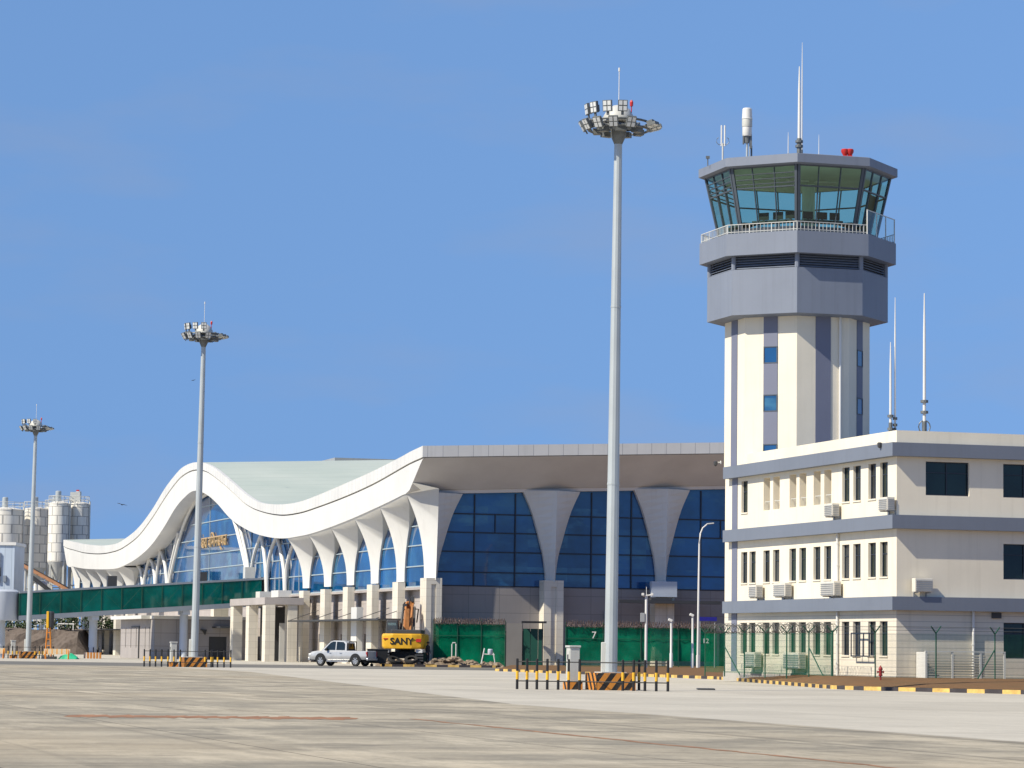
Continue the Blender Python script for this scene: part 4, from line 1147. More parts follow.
pl_lab = ['orange and black striped plinth under the nearest floodlight mast', 'orange and black striped plinth under the floodlight mast by the boarding bridge', 'orange and black striped plinth under the farthest floodlight mast']
cb_lab = ['grey white electric cabinet beside the nearest floodlight mast', 'grey white electric cabinet beside the floodlight mast by the bridge', 'grey white electric cabinet beside the farthest floodlight mast']
br_lab = ['black and yellow post barrier around the nearest floodlight mast', 'black and yellow post barrier around the mast by the boarding bridge', 'black and yellow post barrier around the farthest floodlight mast']
for i, ((x, y), _, _) in enumerate(SITES):
    for proto, labs, grp, off, rz in ((mast, mast_lab, 'floodlight masts along the apron', (0, 0, 0), 0), (plinth, pl_lab, 'striped mast plinths', (0, 0, 0), ANG * .9),
                                       (cabinet, cb_lab, 'electric cabinets at the masts', (-1.45, .3, 0), ANG * .9), (barrier, br_lab, 'barriers around the masts', (-.75 if i == 0 else -.3, -1.45, 0), R(-14) if i == 0 else R(-4))):
        o = proto if i == 0 else copy_tree(proto)
        z = .3 if proto is mast else 0
        o.location = (x + off[0], y + off[1], off[2]); o.rotation_euler = (0, 0, rz)
        tag(o, labs[i], None, grp)
        if proto is mast: o.scale = (1, 1, (1.052, 1.078, 1.03)[i])
        if proto is mast: o.rotation_euler = (0, R((.3, .5, .5)[i]), 0)
# ------------------------------------------------------------------ cement plant beyond the terminal
def silo(label, x, y, r, top, cone, legs=True, cap=1):
    t = thing('cement_silo', label, 'silo', (x, y, 0), 0, 'cement silos behind the terminal')
    m = MB(); m.lathe([(r, cone), (r, top - .05), (r + .06, top - .05), (r + .06, top + .06), (r * .5, top + .35), (.05, top + .4)], 40); m.build('shell', M['silo'], t, smooth=True)
    m = MB(); m.lathe([(.3, cone - 2.6), (r * .98, cone - .02)], 32, caps=False); m.build('hopper', M['steel_white'], t, smooth=True)
    for a in (45, 135, 225, 315):
        m = MB(); lx, ly = r * .9 * math.cos(R(a)), r * .9 * math.sin(R(a)); m.box(lx - .14, lx + .14, ly - .14, ly + .14, 0, cone + .3); m.build('leg', M['steel_white'], t)
    m = MB()
    q = [(r * .88 * math.cos(R(a)), r * .88 * math.sin(R(a))) for a in (45, 135, 225, 315, 45)]
    for (xa, ya), (xb, yb) in zip(q, q[1:]):
        for z in (cone * .3, cone * .75): m.tube([(xa, ya, z), (xb, yb, z)], .08, 6)
        m.tube([(xa, ya, cone * .3), (xb, yb, cone * .75)], .06, 6)
    m.build('bracing', M['steel_white'], t)
    m = MB()
    for z in (.6, 1.1): m.tube([(r * math.cos(R(10 * k)), r * math.sin(R(10 * k)), top + z) for k in range(37)], .035, 5)
    for k in range(14): a = 2 * math.pi * k / 14; m.tube([(r * math.cos(a), r * math.sin(a), top), (r * math.cos(a), r * math.sin(a), top + 1.1)], .035, 5)
    m.build('railing', M['steel_white'], t)
    if cap:
        m = MB(); m.lathe([(.42, top + .2), (.42, top + 1.75), (.3, top + 1.85)], 16, -.1, -.3); m.build('filter', M['galv'], t, smooth=True)
    m = MB(); m.tube([(r + .12, -.25, 1), (r + .12, -.25, top + .4)], .11, 8); m.build('fill_pipe', M['steel_white'], t, smooth=True)
    return t
silo('cream silo at the left edge, behind the pale blue plant building', -72.3, 430, 2.5, 20.3, 11)
silo('cream silo behind the farthest floodlight mast, second from the left', -68.6, 434, 1.75, 20.6, 12.2)
silo('cream silo half hidden between the mast and the front sunlit silo', -66.2, 437, 1.6, 21.0, 12.6)
silo('front sunlit silo with its cone showing above the bridge', -64.4, 428, 1.48, 21.2, 12.9)
silo('rightmost silo, in the shade beside the roof tip of the terminal', -61.9, 430.5, 1.45, 21.3, 12.9)
t = thing('plant_box', 'pale box with a red top on the roof of the rightmost silo', 'plant box', (-62.4, 430.2, 21.6))
m = MB(); m.box(-.7, .7, -.5, .5, 0, 1.4); m.build('casing', M['steel_white'], t); m = MB(); m.box(.1, .5, -.2, .2, 1.4, 1.75); m.build('lamp', M['red'], t)
t = thing('plant_building', 'pale blue metal clad plant building at the left edge under the silos', 'building', (-70.6, 396, 0))
m = MB(); pierced(m, 'y', 0, -6, 5.3, 6.0, 14.2, [(-3.8, -2.6, 10.0, 11.2), (.2, 3.6, 10.1, 11.3)], .2)
m.face([(5.3, 0, 6), (5.3, 8, 6), (5.3, 8, 14.2), (5.3, 0, 14.2)]); m.face([(-6, 8, 6), (5.3, 8, 6), (5.3, 8, 14.2), (-6, 8, 14.2)]); m.face([(-6, 0, 6), (5.3, 0, 6), (5.3, 8, 6), (-6, 8, 6)]); m.face([(-6, 0, 6), (-6, 8, 6), (-6, 8, 14.2), (-6, 0, 14.2)])
m.build('wall', M['blue_clad'], t)
m = MB(); m.box(-6.2, 5.5, -.2, 8.2, 14.2, 14.6); m.build('roof', M['white'], t)
for a, b in ((-3.8, -2.6), (.2, 3.6)):
    m = MB(); m.box(a, b, .15, .2, 10, 11.3); m.build('window', M['glass_dark'], t)
m = MB(); m.box(3.2, 3.5, -.25, 0, 9.2, 13.2); m.box(3.9, 4.3, -.3, 0, 9.4, 10.2); m.build('duct', M['bridge_grey'], t)
m = MB(); m.box(1.0, 3.2, -.5, 0, 7.9, 8.3); m.box(2.6, 3.1, -.5, 0, 8.3, 8.8); m.build('balcony', M['steel_white'], t)
for x in (-5.5, -.5, 4.8):
    for y in (.5, 7.5):
        m = MB(); m.box(x - .2, x + .2, y - .2, y + .2, 0, 6); m.build('leg', M['steel_white'], t)
def conveyor(label, a, b, w, mats):
    t = thing('conveyor', label, 'conveyor', a, 0, 'conveyors of the cement plant'); d = Vector(b) - Vector(a)
    m = MB()
    for s in (-1, 1):
        p = [Vector((0, s * w, 0)), d + Vector((0, s * w, 0)), d + Vector((0, s * w, -.5)), Vector((0, s * w, -.5))]
        m.extr(p, (0, .1, 0))
    for k in range(9):
        q = d * (k / 8); m.box(q.x - .05, q.x + .05, -w, w, q.z - .45, q.z - .35)
    m.build('truss', mats[0], t)
    m = MB(); m.extr([Vector((0, -w * .8, .05)), d + Vector((0, -w * .8, .05)), d + Vector((0, w * .8, .05)), Vector((0, w * .8, .05))], (0, 0, .1)); m.build('belt', mats[1], t)
    for k in (.15, .55, .9):
        q = d * k; m = MB(); m.box(q.x - .1, q.x + .1, -.1, .1, -a[2], q.z - .45); m.build('leg', M['steel_white'], t)
conveyor('upper orange brown conveyor sloping down under the silos', (-69.3, 422, 13.0), (-61.0, 422, 8.6), .5, (paint('orange conveyor truss', (.5, .25, .13), .6, .2), M['dark']))
conveyor('lower dark conveyor between the plant building and the mast', (-66.0, 416, 10.6), (-62.5, 416, 8.0), .4, (M['dark'], M['dark']))
t = thing('round_tank', 'small cream tank under the silo hoppers', 'tank', (-66.0, 424, 0))
m = MB(); m.lathe([(1.0, 4), (1.1, 4.3), (1.1, 9.6), (.7, 10.1), (.1, 10.2)], 20); m.build('shell', M['white'], t, smooth=True)
for a in (45, 135, 225, 315):
    m = MB(); m.box(math.cos(R(a)) - .1, math.cos(R(a)) + .1, math.sin(R(a)) - .1, math.sin(R(a)) + .1, 0, 4.2); m.build('leg', M['steel_white'], t)
t = thing('gate_frame', 'white steel goal like frame on the bank behind the boarding bridge', 'frame', (-57.0, 387.2, 3.1), scale=.34)
m = MB(); m.box(-3.2, -2.9, -.1, .1, 0, 2.2); m.build('post', M['white'], t); m = MB(); m.box(2.6, 2.9, -.1, .1, 0, 2.2); m.build('post', M['white'], t)
m = MB(); m.box(-3.3, 3.0, -.12, .12, 2.2, 2.6); m.build('beam', M['white'], t)
random.seed(5)
def shrub(label, x, y, z, w, h):
    t = thing('shrub', label, 'shrub', (x, y, z), 0, 'shrubs on the bank')
    m = MB()
    for k in range(5):
        a = random.uniform(0, 6.28); m.tube([(0, 0, 0), (math.cos(a) * w * .2, math.sin(a) * w * .2, h * .4), (math.cos(a) * w * .35, math.sin(a) * w * .35, h * .75)], [.06, .04, .015], 5)
    m.build('stem', M['bark'], t)
    m = MB()
    for k in range(420):
        u = random.uniform(0, 6.28); v = random.random() ** .5; zz = random.uniform(.12, 1)
        rr = w * .5 * v * math.sqrt(max(.05, 1 - (zz - .45) ** 2 * 2.6)) * random.uniform(.7, 1.15)
        c = Vector((rr * math.cos(u), rr * math.sin(u), zz * h)); s = random.uniform(.10, .24)
        a = Vector((random.uniform(-1, 1), random.uniform(-1, 1), random.uniform(-.6, .6))).normalized() * s; b = a.cross(Vector((random.uniform(-1, 1), random.uniform(-1, 1), random.uniform(-1, 1)))).normalized() * s * .6
        m.face([c - a, c + b, c + a, c - b])
    m.build('leaves', M['foliage'], t)
labs = ['low dark shrub on the bank just left of the farthest mast', 'round shrub on the bank right of the farthest mast', 'shrub on the bank under the middle of the boarding bridge', 'taller shrub on the bank behind the white frame', 'shrub on the bank at the left picture edge', 'small shrub on the bank near the terminal pier']
for l, (x, w, h) in zip(labs, ((-68.7, 4, 2.1), (-65.0, 3.6, 2.2), (-62.4, 3.2, 1.9), (-58.9, 4.0, 2.4), (-71.8, 3.5, 2.0), (-56.4, 2.8, 1.7))):
    shrub(l, x * .906, 388.2, 3.1, w * .9, h * .9)
t = thing('orange_machine', 'tall orange post with a yellow and black drum on top, beside the farthest mast', 'machine', (-42.6, 279, 0))
m = MB()
for s in (-1, 1): m.tube([(.3 * s - .05, 0, 0), (.12 * s - .05, 0, 2.9)], .07, 6)
for z in (.6, 1.2, 1.8, 2.4): m.box(-.3, .2, -.04, .04, z, z + .07)
m.build('frame', M['orange'], t)
m = MB(); m.lathe([(.26, 2.9), (.3, 3.0), (.3, 4.3), (.2, 4.4)], 16, .12, .05); m.build('drum', M['dark'], t, smooth=True)
m = MB(); m.box(-.25, -.02, -.3, .0, 2.85, 4.4); m.build('cover', M['cab_yellow'], t, bevel=.05)
m = MB(); m.box(-.6, .7, -.5, .5, 0, .25); m.build('base', M['dark'], t)
for lab, x, w in (('short orange and white barricade at the left picture edge', -46.9, 1.0), ('long orange and white barricade right of the farthest mast', -41.6, 2.4)):
    t = thing('barricade', lab, 'barricade', (x, 277.5, 0), 0, 'orange barricades')
    m = MB(); m.box(-w / 2, w / 2, -.05, .05, .45, .95); m.build('board', stripes('orange barricade stripes', (.7, .3, .03), (.6, .5, .35), .45, 0, .75), t)
    for s in (-1, 1):
        m = MB(); xx = s * (w / 2 - .15)
        m.tube([(xx, -.25, 0), (xx, 0, .95)], .04, 6); m.tube([(xx, .25, 0), (xx, 0, .95)], .04, 6); m.build('leg', M['orange'], t)
m = MB(); random.seed(2)
gx = 12; gy = 5
vs = [(-.95 + 1.9 * i / (gx - 1), -.4 + .8 * j / (gy - 1), (.06 + .42 * math.sin(math.pi * i / (gx - 1)) ** .7 * math.sin(math.pi * j / (gy - 1)) + random.uniform(-.05, .09)) if 0 < i < gx - 1 and 0 < j < gy - 1 else .0) for j in range(gy) for i in range(gx)]
m.mesh(vs, [(j * gx + i, j * gx + i + 1, (j + 1) * gx + i + 1, (j + 1) * gx + i) for j in range(gy - 1) for i in range(gx - 1)])
o = m.build('tarpaulin', M['tarp'], loc=(-41.0, 281, 0.004), smooth=True); tag(o, 'crumpled green tarpaulin lying on the ground below the bridge', 'tarpaulin')

# ------------------------------------------------------------------ fences
def coil(mb, a, b, r, turns_m=2.6, w=.013, jit=.0):
    a, b = Vector(a), Vector(b); L = (b - a).length; t = (b - a) / L; s = Vector((0, 0, 1)); q = t.cross(s).normalized()
    n = int(L * turns_m * 10); pts = []
    for i in range(n + 1):
        f = i / n; an = f * L * turns_m * 2 * math.pi
        rr = r * (1 + random.uniform(-jit, jit))
        pts.append(a + t * (f * L) + q * rr * math.cos(an) + s * (r + rr * math.sin(an)))
    mb.tube(pts, w, 3)
def ypost(mb, x, y, z, h, d, arm=.42):
    mb.tube([(x, y, z), (x, y, z + h)], .035, 6)
    d = Vector(d)
    for s in (-1, 1): mb.tube([(x, y, z + h), (x + d.x * s * arm * .7, y + d.y * s * arm * .7, z + h + arm * .75)], .03, 6)
# fence round the office
fen = thing('mesh_fence', 'see through green wire mesh fence with Y topped posts and coiled wire round the office', 'fence', OFF, ANG)
zb = .47; FH = 1.98
Lp = [16.03, 13.3, 10.55, 7.78, 5.04, 2.25]
for y in Lp + [18.8]:
    m = MB(); ypost(m, -2.2, y, zb - .2, FH + .2, (1, 0, 0)); m.build('post', M['fence_green'], fen)
m = MB(); m.tube([(-2.2, 2.25, zb - .2), (-2.2, 2.25, zb + FH + .1)], .06, 8); m.build('gate_post', M['fence_green'], fen)
for x in (-2.2, .75, 3.65, 6.55, 9.45, 12.35):
    m = MB(); ypost(m, x, -2.6, zb - .2, FH + .2, (1, .4, 0)); m.build('post', M['fence_green'], fen)
for a, b in (((-2.2, 16.03, zb + 1.3), (-2.2, 13.9, zb - .1)), ((-2.2, 5.04, zb + 1.3), (-2.2, 3.2, zb - .1)), ((3.65, -2.6, zb + 1.3), (2.75, -2.6, zb - .1))):
    m = MB(); m.tube([a, b], .03, 6); m.build('brace', M['fence_green'], fen)
ys = [18.8] + Lp
for a, b in zip(ys, ys[1:]):
    m = MB(); m.box(-2.206, -2.194, b + .04, a - .04, zb, zb + FH); m.build('mesh_panel', M['mesh_thick'], fen)
xs_ = [-2.2, .75, 3.65, 6.55, 9.45, 12.35]
for a, b in zip(xs_, xs_[1:]):
    m = MB(); m.box(a + .04, b - .04, -2.606, -2.594, zb, zb + FH); m.build('mesh_panel', M['mesh_thin'], fen)
random.seed(9)
m = MB(); [coil(m, (-2.2 + dx, 18.8, zb + FH + dz), (-2.2 + dx, 2.25, zb + FH + dz), rr, tm, .012, .3) for dx, dz, rr, tm in ((0, -.02, .23, 3.3), (.1, .0, .2, 2.7))]; m.build('razor_wire', M['razor'], fen)
m = MB()
for z in (FH + .12, FH + .28):
    for s in (-1, 1):
        m.tube([(-2.2, -2.6 + s * .25 * (z - FH) * 2, zb + z), (12.35, -2.6 + s * .25 * (z - FH) * 2, zb + z)], .008, 4)
        m.tube([(-2.2 + s * .25 * (z - FH) * 2, 2.25, zb + z), (-2.2 + s * .25 * (z - FH) * 2, -2.6, zb + z)], .008, 4)
m.build('barbed_wire', M['razor'], fen)
# green screened fence in front of the terminal
def net_fence(label, xa, xb, y, z0, h, zn, name='screened_fence', step=3.0, numbers=()):
    t = thing(name, label, 'fence', (xa, y, 0), 0)
    L = xb - xa; n = max(1, round(L / step))
    for i in range(n + 1):
        m = MB(); ypost(m, L * i / n, 0, 0, z0 + h, (0, 1, 0)); m.build('post', M['fence_green'], t)
    for i in range(n):
        a, b = L * i / n + .04, L * (i + 1) / n - .04
        m = MB(); k = 7
        m.loft([[(a + (b - a) * q / k, .08 + .08 * math.sin(q * 2.1 + i) * math.sin(z * 1.3 + i), z) for q in range(k + 1)] for z in (z0 + zn, z0 + h * .5, z0 + h)], closed=False, caps=False); m.build('net', M['net_green'], t, smooth=True)
        if zn > .2:
            m = MB(); m.box(a, b, -.01, .01, z0, z0 + zn); m.build('mesh_panel', M['mesh_thick'], t)
    m = MB()
    for z in (z0 + .05, z0 + h * .72, z0 + h): m.tube([(0, -.02, z), (L, -.02, z)], .02, 6)
    m.build('rail', M['fence_green'], t)
    m = MB(); [coil(m, (0, dy, z0 + h + dz), (L, dy, z0 + h + dz), rr, tm, .016, .4) for dy, dz, rr, tm in ((0, 0, .24, 6.1), (.2, .03, .2, 4.7), (-.1, -.05, .18, 5.3))]; m.build('razor_wire', M['razor_rust'], t)
    for txt, x, z, s in numbers:
        me = text_mesh(txt, s); me.materials.append(M['white']); o = bpy.data.objects.new('number', me); COL.objects.link(o); o.parent = t
        o.matrix_local = Matrix(((1, 0, 0, x), (0, 0, -1, -.05), (0, 1, 0, z), (0, 0, 0, 1)))
    return t
def text_mesh(body, size, extr=.004, bold=.0):
    cu = bpy.data.curves.new('lettering', 'FONT'); cu.body = body; cu.size = size; cu.extrude = extr; cu.offset = bold
    to = bpy.data.objects.new('lettering_source', cu); COL.objects.link(to); bpy.context.view_layer.update()
    me = bpy.data.meshes.new_from_object(to.evaluated_get(bpy.context.evaluated_depsgraph_get())); bpy.data.objects.remove(to)
    me.materials.clear(); return me
net_fence('green netted fence with rusty wire coils between the nearest mast and the office', 4.3, 15.7, 228, .1, 3.1, .6, numbers=(('7', 1.95, 2.35, .75), ('12', 10.35, 2.1, .5)))
net_fence('green netted fence behind the excavator rubble, in front of the terminal corner', -6.0, -.3, 240, .1, 3.3, 0, step=1.9)
t = thing('hoarding', 'plain grey site panel standing at the right end of the green netting', 'panel', (-.2, 239, 0))
m = MB(); m.box(0, 1.25, -.05, .05, 0, 3.5); m.build('sheet', paint('grey site panel', (.17, .16, .15), .7, .1), t)
for x in (0, 1.25):
    m = MB(); m.box(x - .04, x + .04, .05, .13, 0, 3.55); m.build('post', M['dark'], t)
t = thing('site_gateway', 'dark green gateway with a thin black canopy beside the terminal pier', 'gateway', (1.1, 241, 0))
for x in (0, .62, 1.25):
    m = MB(); m.box(x + .02, x + .6, -.03, .03, .05, 3.1) if x < 1 else m.box(x, x + .3, -.03, .03, .05, 3.1); m.build('gate_leaf', paint('dark green gate', (.01, .07, .05), .5), t)
for x in (-.05, 1.6):
    m = MB(); m.box(x - .05, x + .05, -.08, .08, 0, 3.55); m.build('post', M['dark'], t)
m = MB(); m.box(-.1, 1.9, -.8, .8, 3.55, 3.7); m.build('canopy', M['black'], t)

# ------------------------------------------------------------------ lamps and posts
t = thing('street_lamp', 'slim white street lamp with a curved arm in front of the terminal glass', 'street lamp', (13.75, 219, 0))
m = MB(); m.tube([(0, 0, 0), (0, 0, 1.2)], .12, 10); m.build('base', M['white'], t, smooth=True)
m = MB(); m.tube([(0, 0, 1.2), (.03, 0, 6), (.06, 0, 9.3), (.12, 0, 10.0), (.3, 0, 10.45), (.62, 0, 10.72)], [.085, .08, .065, .06, .055, .05], 10); m.build('pole', M['white'], t, smooth=True)
m = MB(); m.obox(Matrix.Translation((.85, 0, 10.77)) @ Matrix.Rotation(R(-6), 4, 'Y'), .55, .22, .09); m.build('lamp_head', M['cabinet'], t, bevel=.03)
t = thing('camera_pole', 'white pole with a cross arm and grey box in front of the terminal wall', 'pole', (9.75, 214, 0))
m = MB(); m.tube([(0, 0, 0), (0, 0, 5.4)], .1, 10); m.tube([(0, 0, 5.4), (0, 0, 6.0)], .02, 6); m.build('post', M['white'], t, smooth=True)
m = MB(); m.tube([(-.25, 0, 5.35), (.5, 0, 5.45)], .05, 8); m.build('cross_arm', M['white'], t)
for x in (-.25, .4):
    m = MB(); m.box(x - .09, x + .09, -.25, .1, 5.38, 5.56); m.build('camera_head', M['white'], t, bevel=.02)
m = MB(); m.box(-.42, -.1, -.15, .1, 3.5, 4.15); m.build('grey_box', M['grey'], t, bevel=.02)
for lab, x, y, h in (('short white bollard lamp in front of the terminal pier', 11.7, 217, 3.6), ('short white bollard lamp just left of the street lamp', 13.3, 218, 4.0)):
    t = thing('post_lamp', lab, 'lamp', (x, y, 0), 0, 'short white post lamps')
    m = MB(); m.tube([(0, 0, 0), (0, 0, 1.3), (0, 0, 1.35), (0, 0, h)], [.11, .11, .08, .08], 8); m.build('post', M['white'], t, smooth=True)
    m = MB(); m.obox(Matrix.Translation((-.07, -.06, h + .08)) @ Matrix.Rotation(R(25), 4, 'Y'), .34, .2, .2); m.build('lamp_head', M['white'], t, bevel=.04)
t = thing('blue_signboard', 'small blue board above the wire coils next to the office', 'sign', (14.75, 226, 0))
m = MB(); m.box(-.45, .85, -.03, .03, 3.75, 4.05); m.build('board', M['blue_sign'], t)
for x in (-.4, .7):
    m = MB(); m.tube([(x, .06, 0), (x, .06, 4.05)], .035, 6); m.build('post', M['grey'], t)
t = thing('fire_hydrant', 'dark red fire hydrant on the soil verge in front of the fence corner', 'hydrant', (15.95, 129.2, .36), scale=.68)
m = MB(); m.lathe([(.06, 0), (.06, .3), (.13, .32), (.13, .38), (.1, .4), (.1, .68), (.14, .7), (.14, .74), (.1, .85), (.04, .92), (.03, .97)], 14); m.build('barrel', M['hydrant'], t, smooth=True)
for s in (-1, 1):
    m = MB(); m.tube([(0, 0, .56), (.19 * s, 0, .56)], .055, 10); m.tube([(.17 * s, 0, .56), (.22 * s, 0, .56)], .075, 8); m.build('outlet', M['hydrant'], t)
o = MB().box(-.35, .35, -.45, .45, 0, .06)
o = o.build('drain_cover', M['dark'], loc=(7.9, 120.6, .004), bevel=.02); tag(o, 'dark flat cover lying on the concrete right of the nearest mast barrier', 'cover')

# ------------------------------------------------------------------ pickup truck
def wheel(parent, x, y, r=.39, w=.27):
    m = MB(); rings = [(r * .62, -w / 2), (r * .93, -w / 2), (r, -w * .3), (r, w * .3), (r * .93, w / 2), (r * .62, w / 2)]
    m.loft([[(x + q * math.cos(a * math.pi / 12), y + d, r + q * math.sin(a * math.pi / 12)) for a in range(24)] for q, d in rings], caps=False)
    wo = m.build('wheel', M['tyre'], parent, smooth=True)
    m = MB()
    s = -1 if y < 0 else 1
    m.loft([[(x + q * math.cos(a * math.pi / 12), y + s * d, r + q * math.sin(a * math.pi / 12)) for a in range(24)] for q, d in ((r * .64, w * .40), (r * .60, w * .46), (r * .5, w * .3), (r * .18, w * .34), (.01, w * .36))], caps=False)
    for k in range(6):
        a = k * math.pi / 3
        m.obox(Matrix.Translation((x + r * .36 * math.cos(a), y + s * w * .40, r + r * .36 * math.sin(a))) @ Matrix.Rotation(-a, 4, 'Y'), r * .5, .03, .07)
    m.build('rim', M['rim'], wo)
def pickup():
    t = thing('pickup_truck', 'silver double cab pickup truck parked facing left in front of the terminal', 'pickup truck', (-12.75, 231.5, 0), R(158), scale=1.0); t.scale = (.93, 1.05, 1.1)
    # x forward, y left; length 5.3
    def half(x, z): return .90 - .05 * max(0, (x - 1.9)) - (.13 * max(0, (z - 1.0)) / .75)
    def section(x, z0, zt, zs=.98):
        """half section points bottom to top"""
        w = .91 - .10 * max(0, x - 2.0) - .04 * max(0, -x - 2.3)
        return [(x, -w * .9, z0), (x, -w, z0 + .15), (x, -w, .75), (x, -w * .975, zs), (x, -w * .86, zt), (x, w * .86, zt), (x, w * .975, zs), (x, w, .75), (x, w, z0 + .15), (x, w * .9, z0)]
    m = MB()
    secs = [(-2.62, .55, 1.06, .98), (-2.55, .48, 1.08, 1.0), (-1.0, .42, 1.08, 1.0), (1.0, .40, 1.08, .98), (1.9, .42, 1.06, .96), (2.45, .45, .98, .88), (2.62, .5, .85, .75), (2.68, .55, .72, .66)]
    m.loft([section(*s) for s in secs]); body = m.build('body', M['silver'], t, smooth=True)
    # cab: pillars, roof, windows
    P = [(-.75, 1.07), (-.72, 1.62), (-.45, 1.76), (.45, 1.78), (.75, 1.7), (1.55, 1.06)]
    rings = []
    for x, z in P:
        w = .80 - .20 * (z - 1.05)
        rings.append([(x, -w, z), (x, w, z)])
    m = MB()
    m.loft(rings, closed=False, caps=False)            # screen, roof and rear glass surface
    for s in (0, 1):
        m.face([r[s] for r in rings])
    m.build('cab', M['silver'], t)
    def side_win(pts, s):
        return [(x, s * (.80 - .20 * (z - 1.05) + .012), z) for x, z in pts]
    for s in (-1, 1):
        for pts in ([(-.6, 1.12), (-.58, 1.55), (-.42, 1.68), (.18, 1.70), (.18, 1.12)], [(.27, 1.12), (.27, 1.70), (.5, 1.71), (.74, 1.62), (1.3, 1.12)]):
            q = side_win(pts, s); m = MB(); m.extr(q, (0, -.01 * s, 0)); m.build('window', M['glass_dark'], t)
        m = MB(); m.box(.9, 1.05, s * .86 if s > 0 else -1.06, 1.06 if s > 0 else -.86, 1.06, 1.24); m.build('mirror', M['black'], t, bevel=.02)
        for x in (-.35, .6):
            m = MB(); m.box(x, x + .16, min(s * .915, s * .945), max(s * .915, s * .945), .9, .94); m.build('handle', M['rim'], t)
        m = MB()
        for xw in (-1.62, 1.55):
            a0 = [(xw + .5 * math.cos(a * math.pi / 12), s * .925, .40 + .5 * math.sin(a * math.pi / 12)) for a in range(13)]
            m.extr([Vector(p) for p in a0], (0, -.1 * s, 0))
        m.build('wheel_arch', M['black'], t)
        m = MB(); m.box(-1.0, 1.0, min(s * .86, s * .96), max(s * .86, s * .96), .32, .38); m.build('side_step', M['rim'], t)
    m = MB(); m.extr([(-.765, -.62, 1.12), (-.765, .62, 1.12), (-.745, .56, 1.56), (-.745, -.56, 1.56)], (-.01, 0, 0)); m.build('window', M['glass_dark'], t)
    m = MB(); m.extr([(1.49, -.7, 1.12), (1.49, .7, 1.12), (.82, .6, 1.68), (.82, -.6, 1.68)], (.02, 0, .02)); m.build('windscreen', M['glass_dark'], t)
    m = MB(); m.box(-2.5, -.85, -.78, .78, 1.0, 1.085); m.build('load_bed', M['black'], t)
    m = MB(); m.box(-2.66, -2.6, -.72, .72, .6, 1.05); m.build('tailgate', M['silver'], t)
    m = MB(); m.box(-2.74, -2.58, -.85, .85, .42, .58); m.build('bumper', M['rim'], t, bevel=.03)
    m = MB(); m.box(2.55, 2.74, -.8, .8, .4, .62); m.build('bumper', M['silver'], t, bevel=.04)
    m = MB(); m.box(2.62, 2.70, -.45, .45, .62, .84); m.build('grille', M['black'], t)
    for s in (-1, 1):
        m = MB(); m.box(2.42, 2.66, s * .78 - .1, s * .78 + .1, .7, .86); m.build('headlight', M['led'], t, bevel=.03)
        m = MB(); m.box(-2.67, -2.55, s * .8 - .09, s * .8 + .09, .68, 1.02); m.build('tail_light', M['red_light'], t, bevel=.02)
    m = MB(); m.tube([(-.85, -.7, 1.08), (-.9, -.62, 1.7), (-.9, .62, 1.7), (-.85, .7, 1.08)], .04, 8); m.build('roll_bar', M['black'], t, smooth=True)
    m = MB(); m.box(-2.3, 2.3, -.6, .6, .3, .48); m.build('chassis', M['black'], t)
    for x in (-1.62, 1.55):
        for y in (-.82, .82): wheel(t, x, y)
    return t
pickup()
t = thing('skip', 'black waste container standing behind the tail of the pickup truck', 'container', (-10.1, 232.2, 0), R(5))
m = MB(); m.loft([[(-.62, -.5, .25), (.62, -.5, .25), (.62, .5, .25), (-.62, .5, .25)], [(-.8, -.55, 1.3), (.8, -.55, 1.3), (.8, .55, 1.3), (-.8, .55, 1.3)]]); m.build('bin', M['black'], t, bevel=.04)
m = MB(); m.box(-.85, .85, -.6, .6, 1.3, 1.36); m.build('lid', M['dark'], t)
for x in (-.45, .45):
    for y in (-.35, .35):
        m = MB(); m.tube([(x, y - .05, .12), (x, y + .05, .12)], .12, 10); m.build('wheel', M['tyre'], t)

# ------------------------------------------------------------------ excavator, seen from behind
ex = thing('excavator', 'yellow tracked excavator seen from behind with its boom folded up', 'excavator', (-8.2, 238, .1), R(-3), scale=1.06)
for s in (-1, 1):
    m = MB(); prof = [(-2.0, .1), (1.9, .1), (2.2, .35), (2.25, .6), (1.95, .92), (-2.0, .92), (-2.3, .6), (-2.25, .32)]
    x0, x1 = (s * 1.55, s * .95); xa, xb = min(x0, x1), max(x0, x1)
    m.loft([[(xa, y, z) for y, z in prof], [(xb, y, z) for y, z in prof]]); tr = m.build('track', M['black'], ex)
    m = MB()
    for k in range(22):
        y = -2.0 + k * .18; m.box(xa - .01, xb + .01, y, y + .1, .91, .96); m.box(xa - .01, xb + .01, y, y + .1, .05, .11)
    for k in range(3): m.box(xa - .01, xb + .01, -2.34, -2.24, .3 + k * .2, .42 + k * .2)
    m.build('track_shoe', M['dark'], tr)
    m = MB(); m.box(xa + .05, xb - .05, -2.2, -1.9, .9, 1.16); m.build('track_guard', M['white'], ex, bevel=.04)
m = MB(); m.box(-.9, .9, -1.4, 1.4, .5, 1.0); m.lathe([(.75, 1.0), (.75, 1.2)], 20); m.build('undercarriage', M['black'], ex)
def slabpoly(w0, w1, z): return [(-w1, 2.2, z), (w1, 2.2, z), (w1, -1.4, z), (w0, -2.25, z), (w0 * .5, -2.45, z), (-w0 * .5, -2.45, z), (-w0, -2.25, z), (-w1, -1.4, z)]
m = MB(); m.loft([slabpoly(1.3, 1.5, 1.2), slabpoly(1.42, 1.6, 1.35), slabpoly(1.45, 1.62, 2.15), slabpoly(1.35, 1.55, 2.32)]); m.build('counterweight', M['cab_yellow'], ex, bevel=.06)
m = MB(); m.box(-.9, 1.35, -1.9, 1.6, 2.3, 2.62); m.build('engine_hood', M['dark'], ex, bevel=.05)
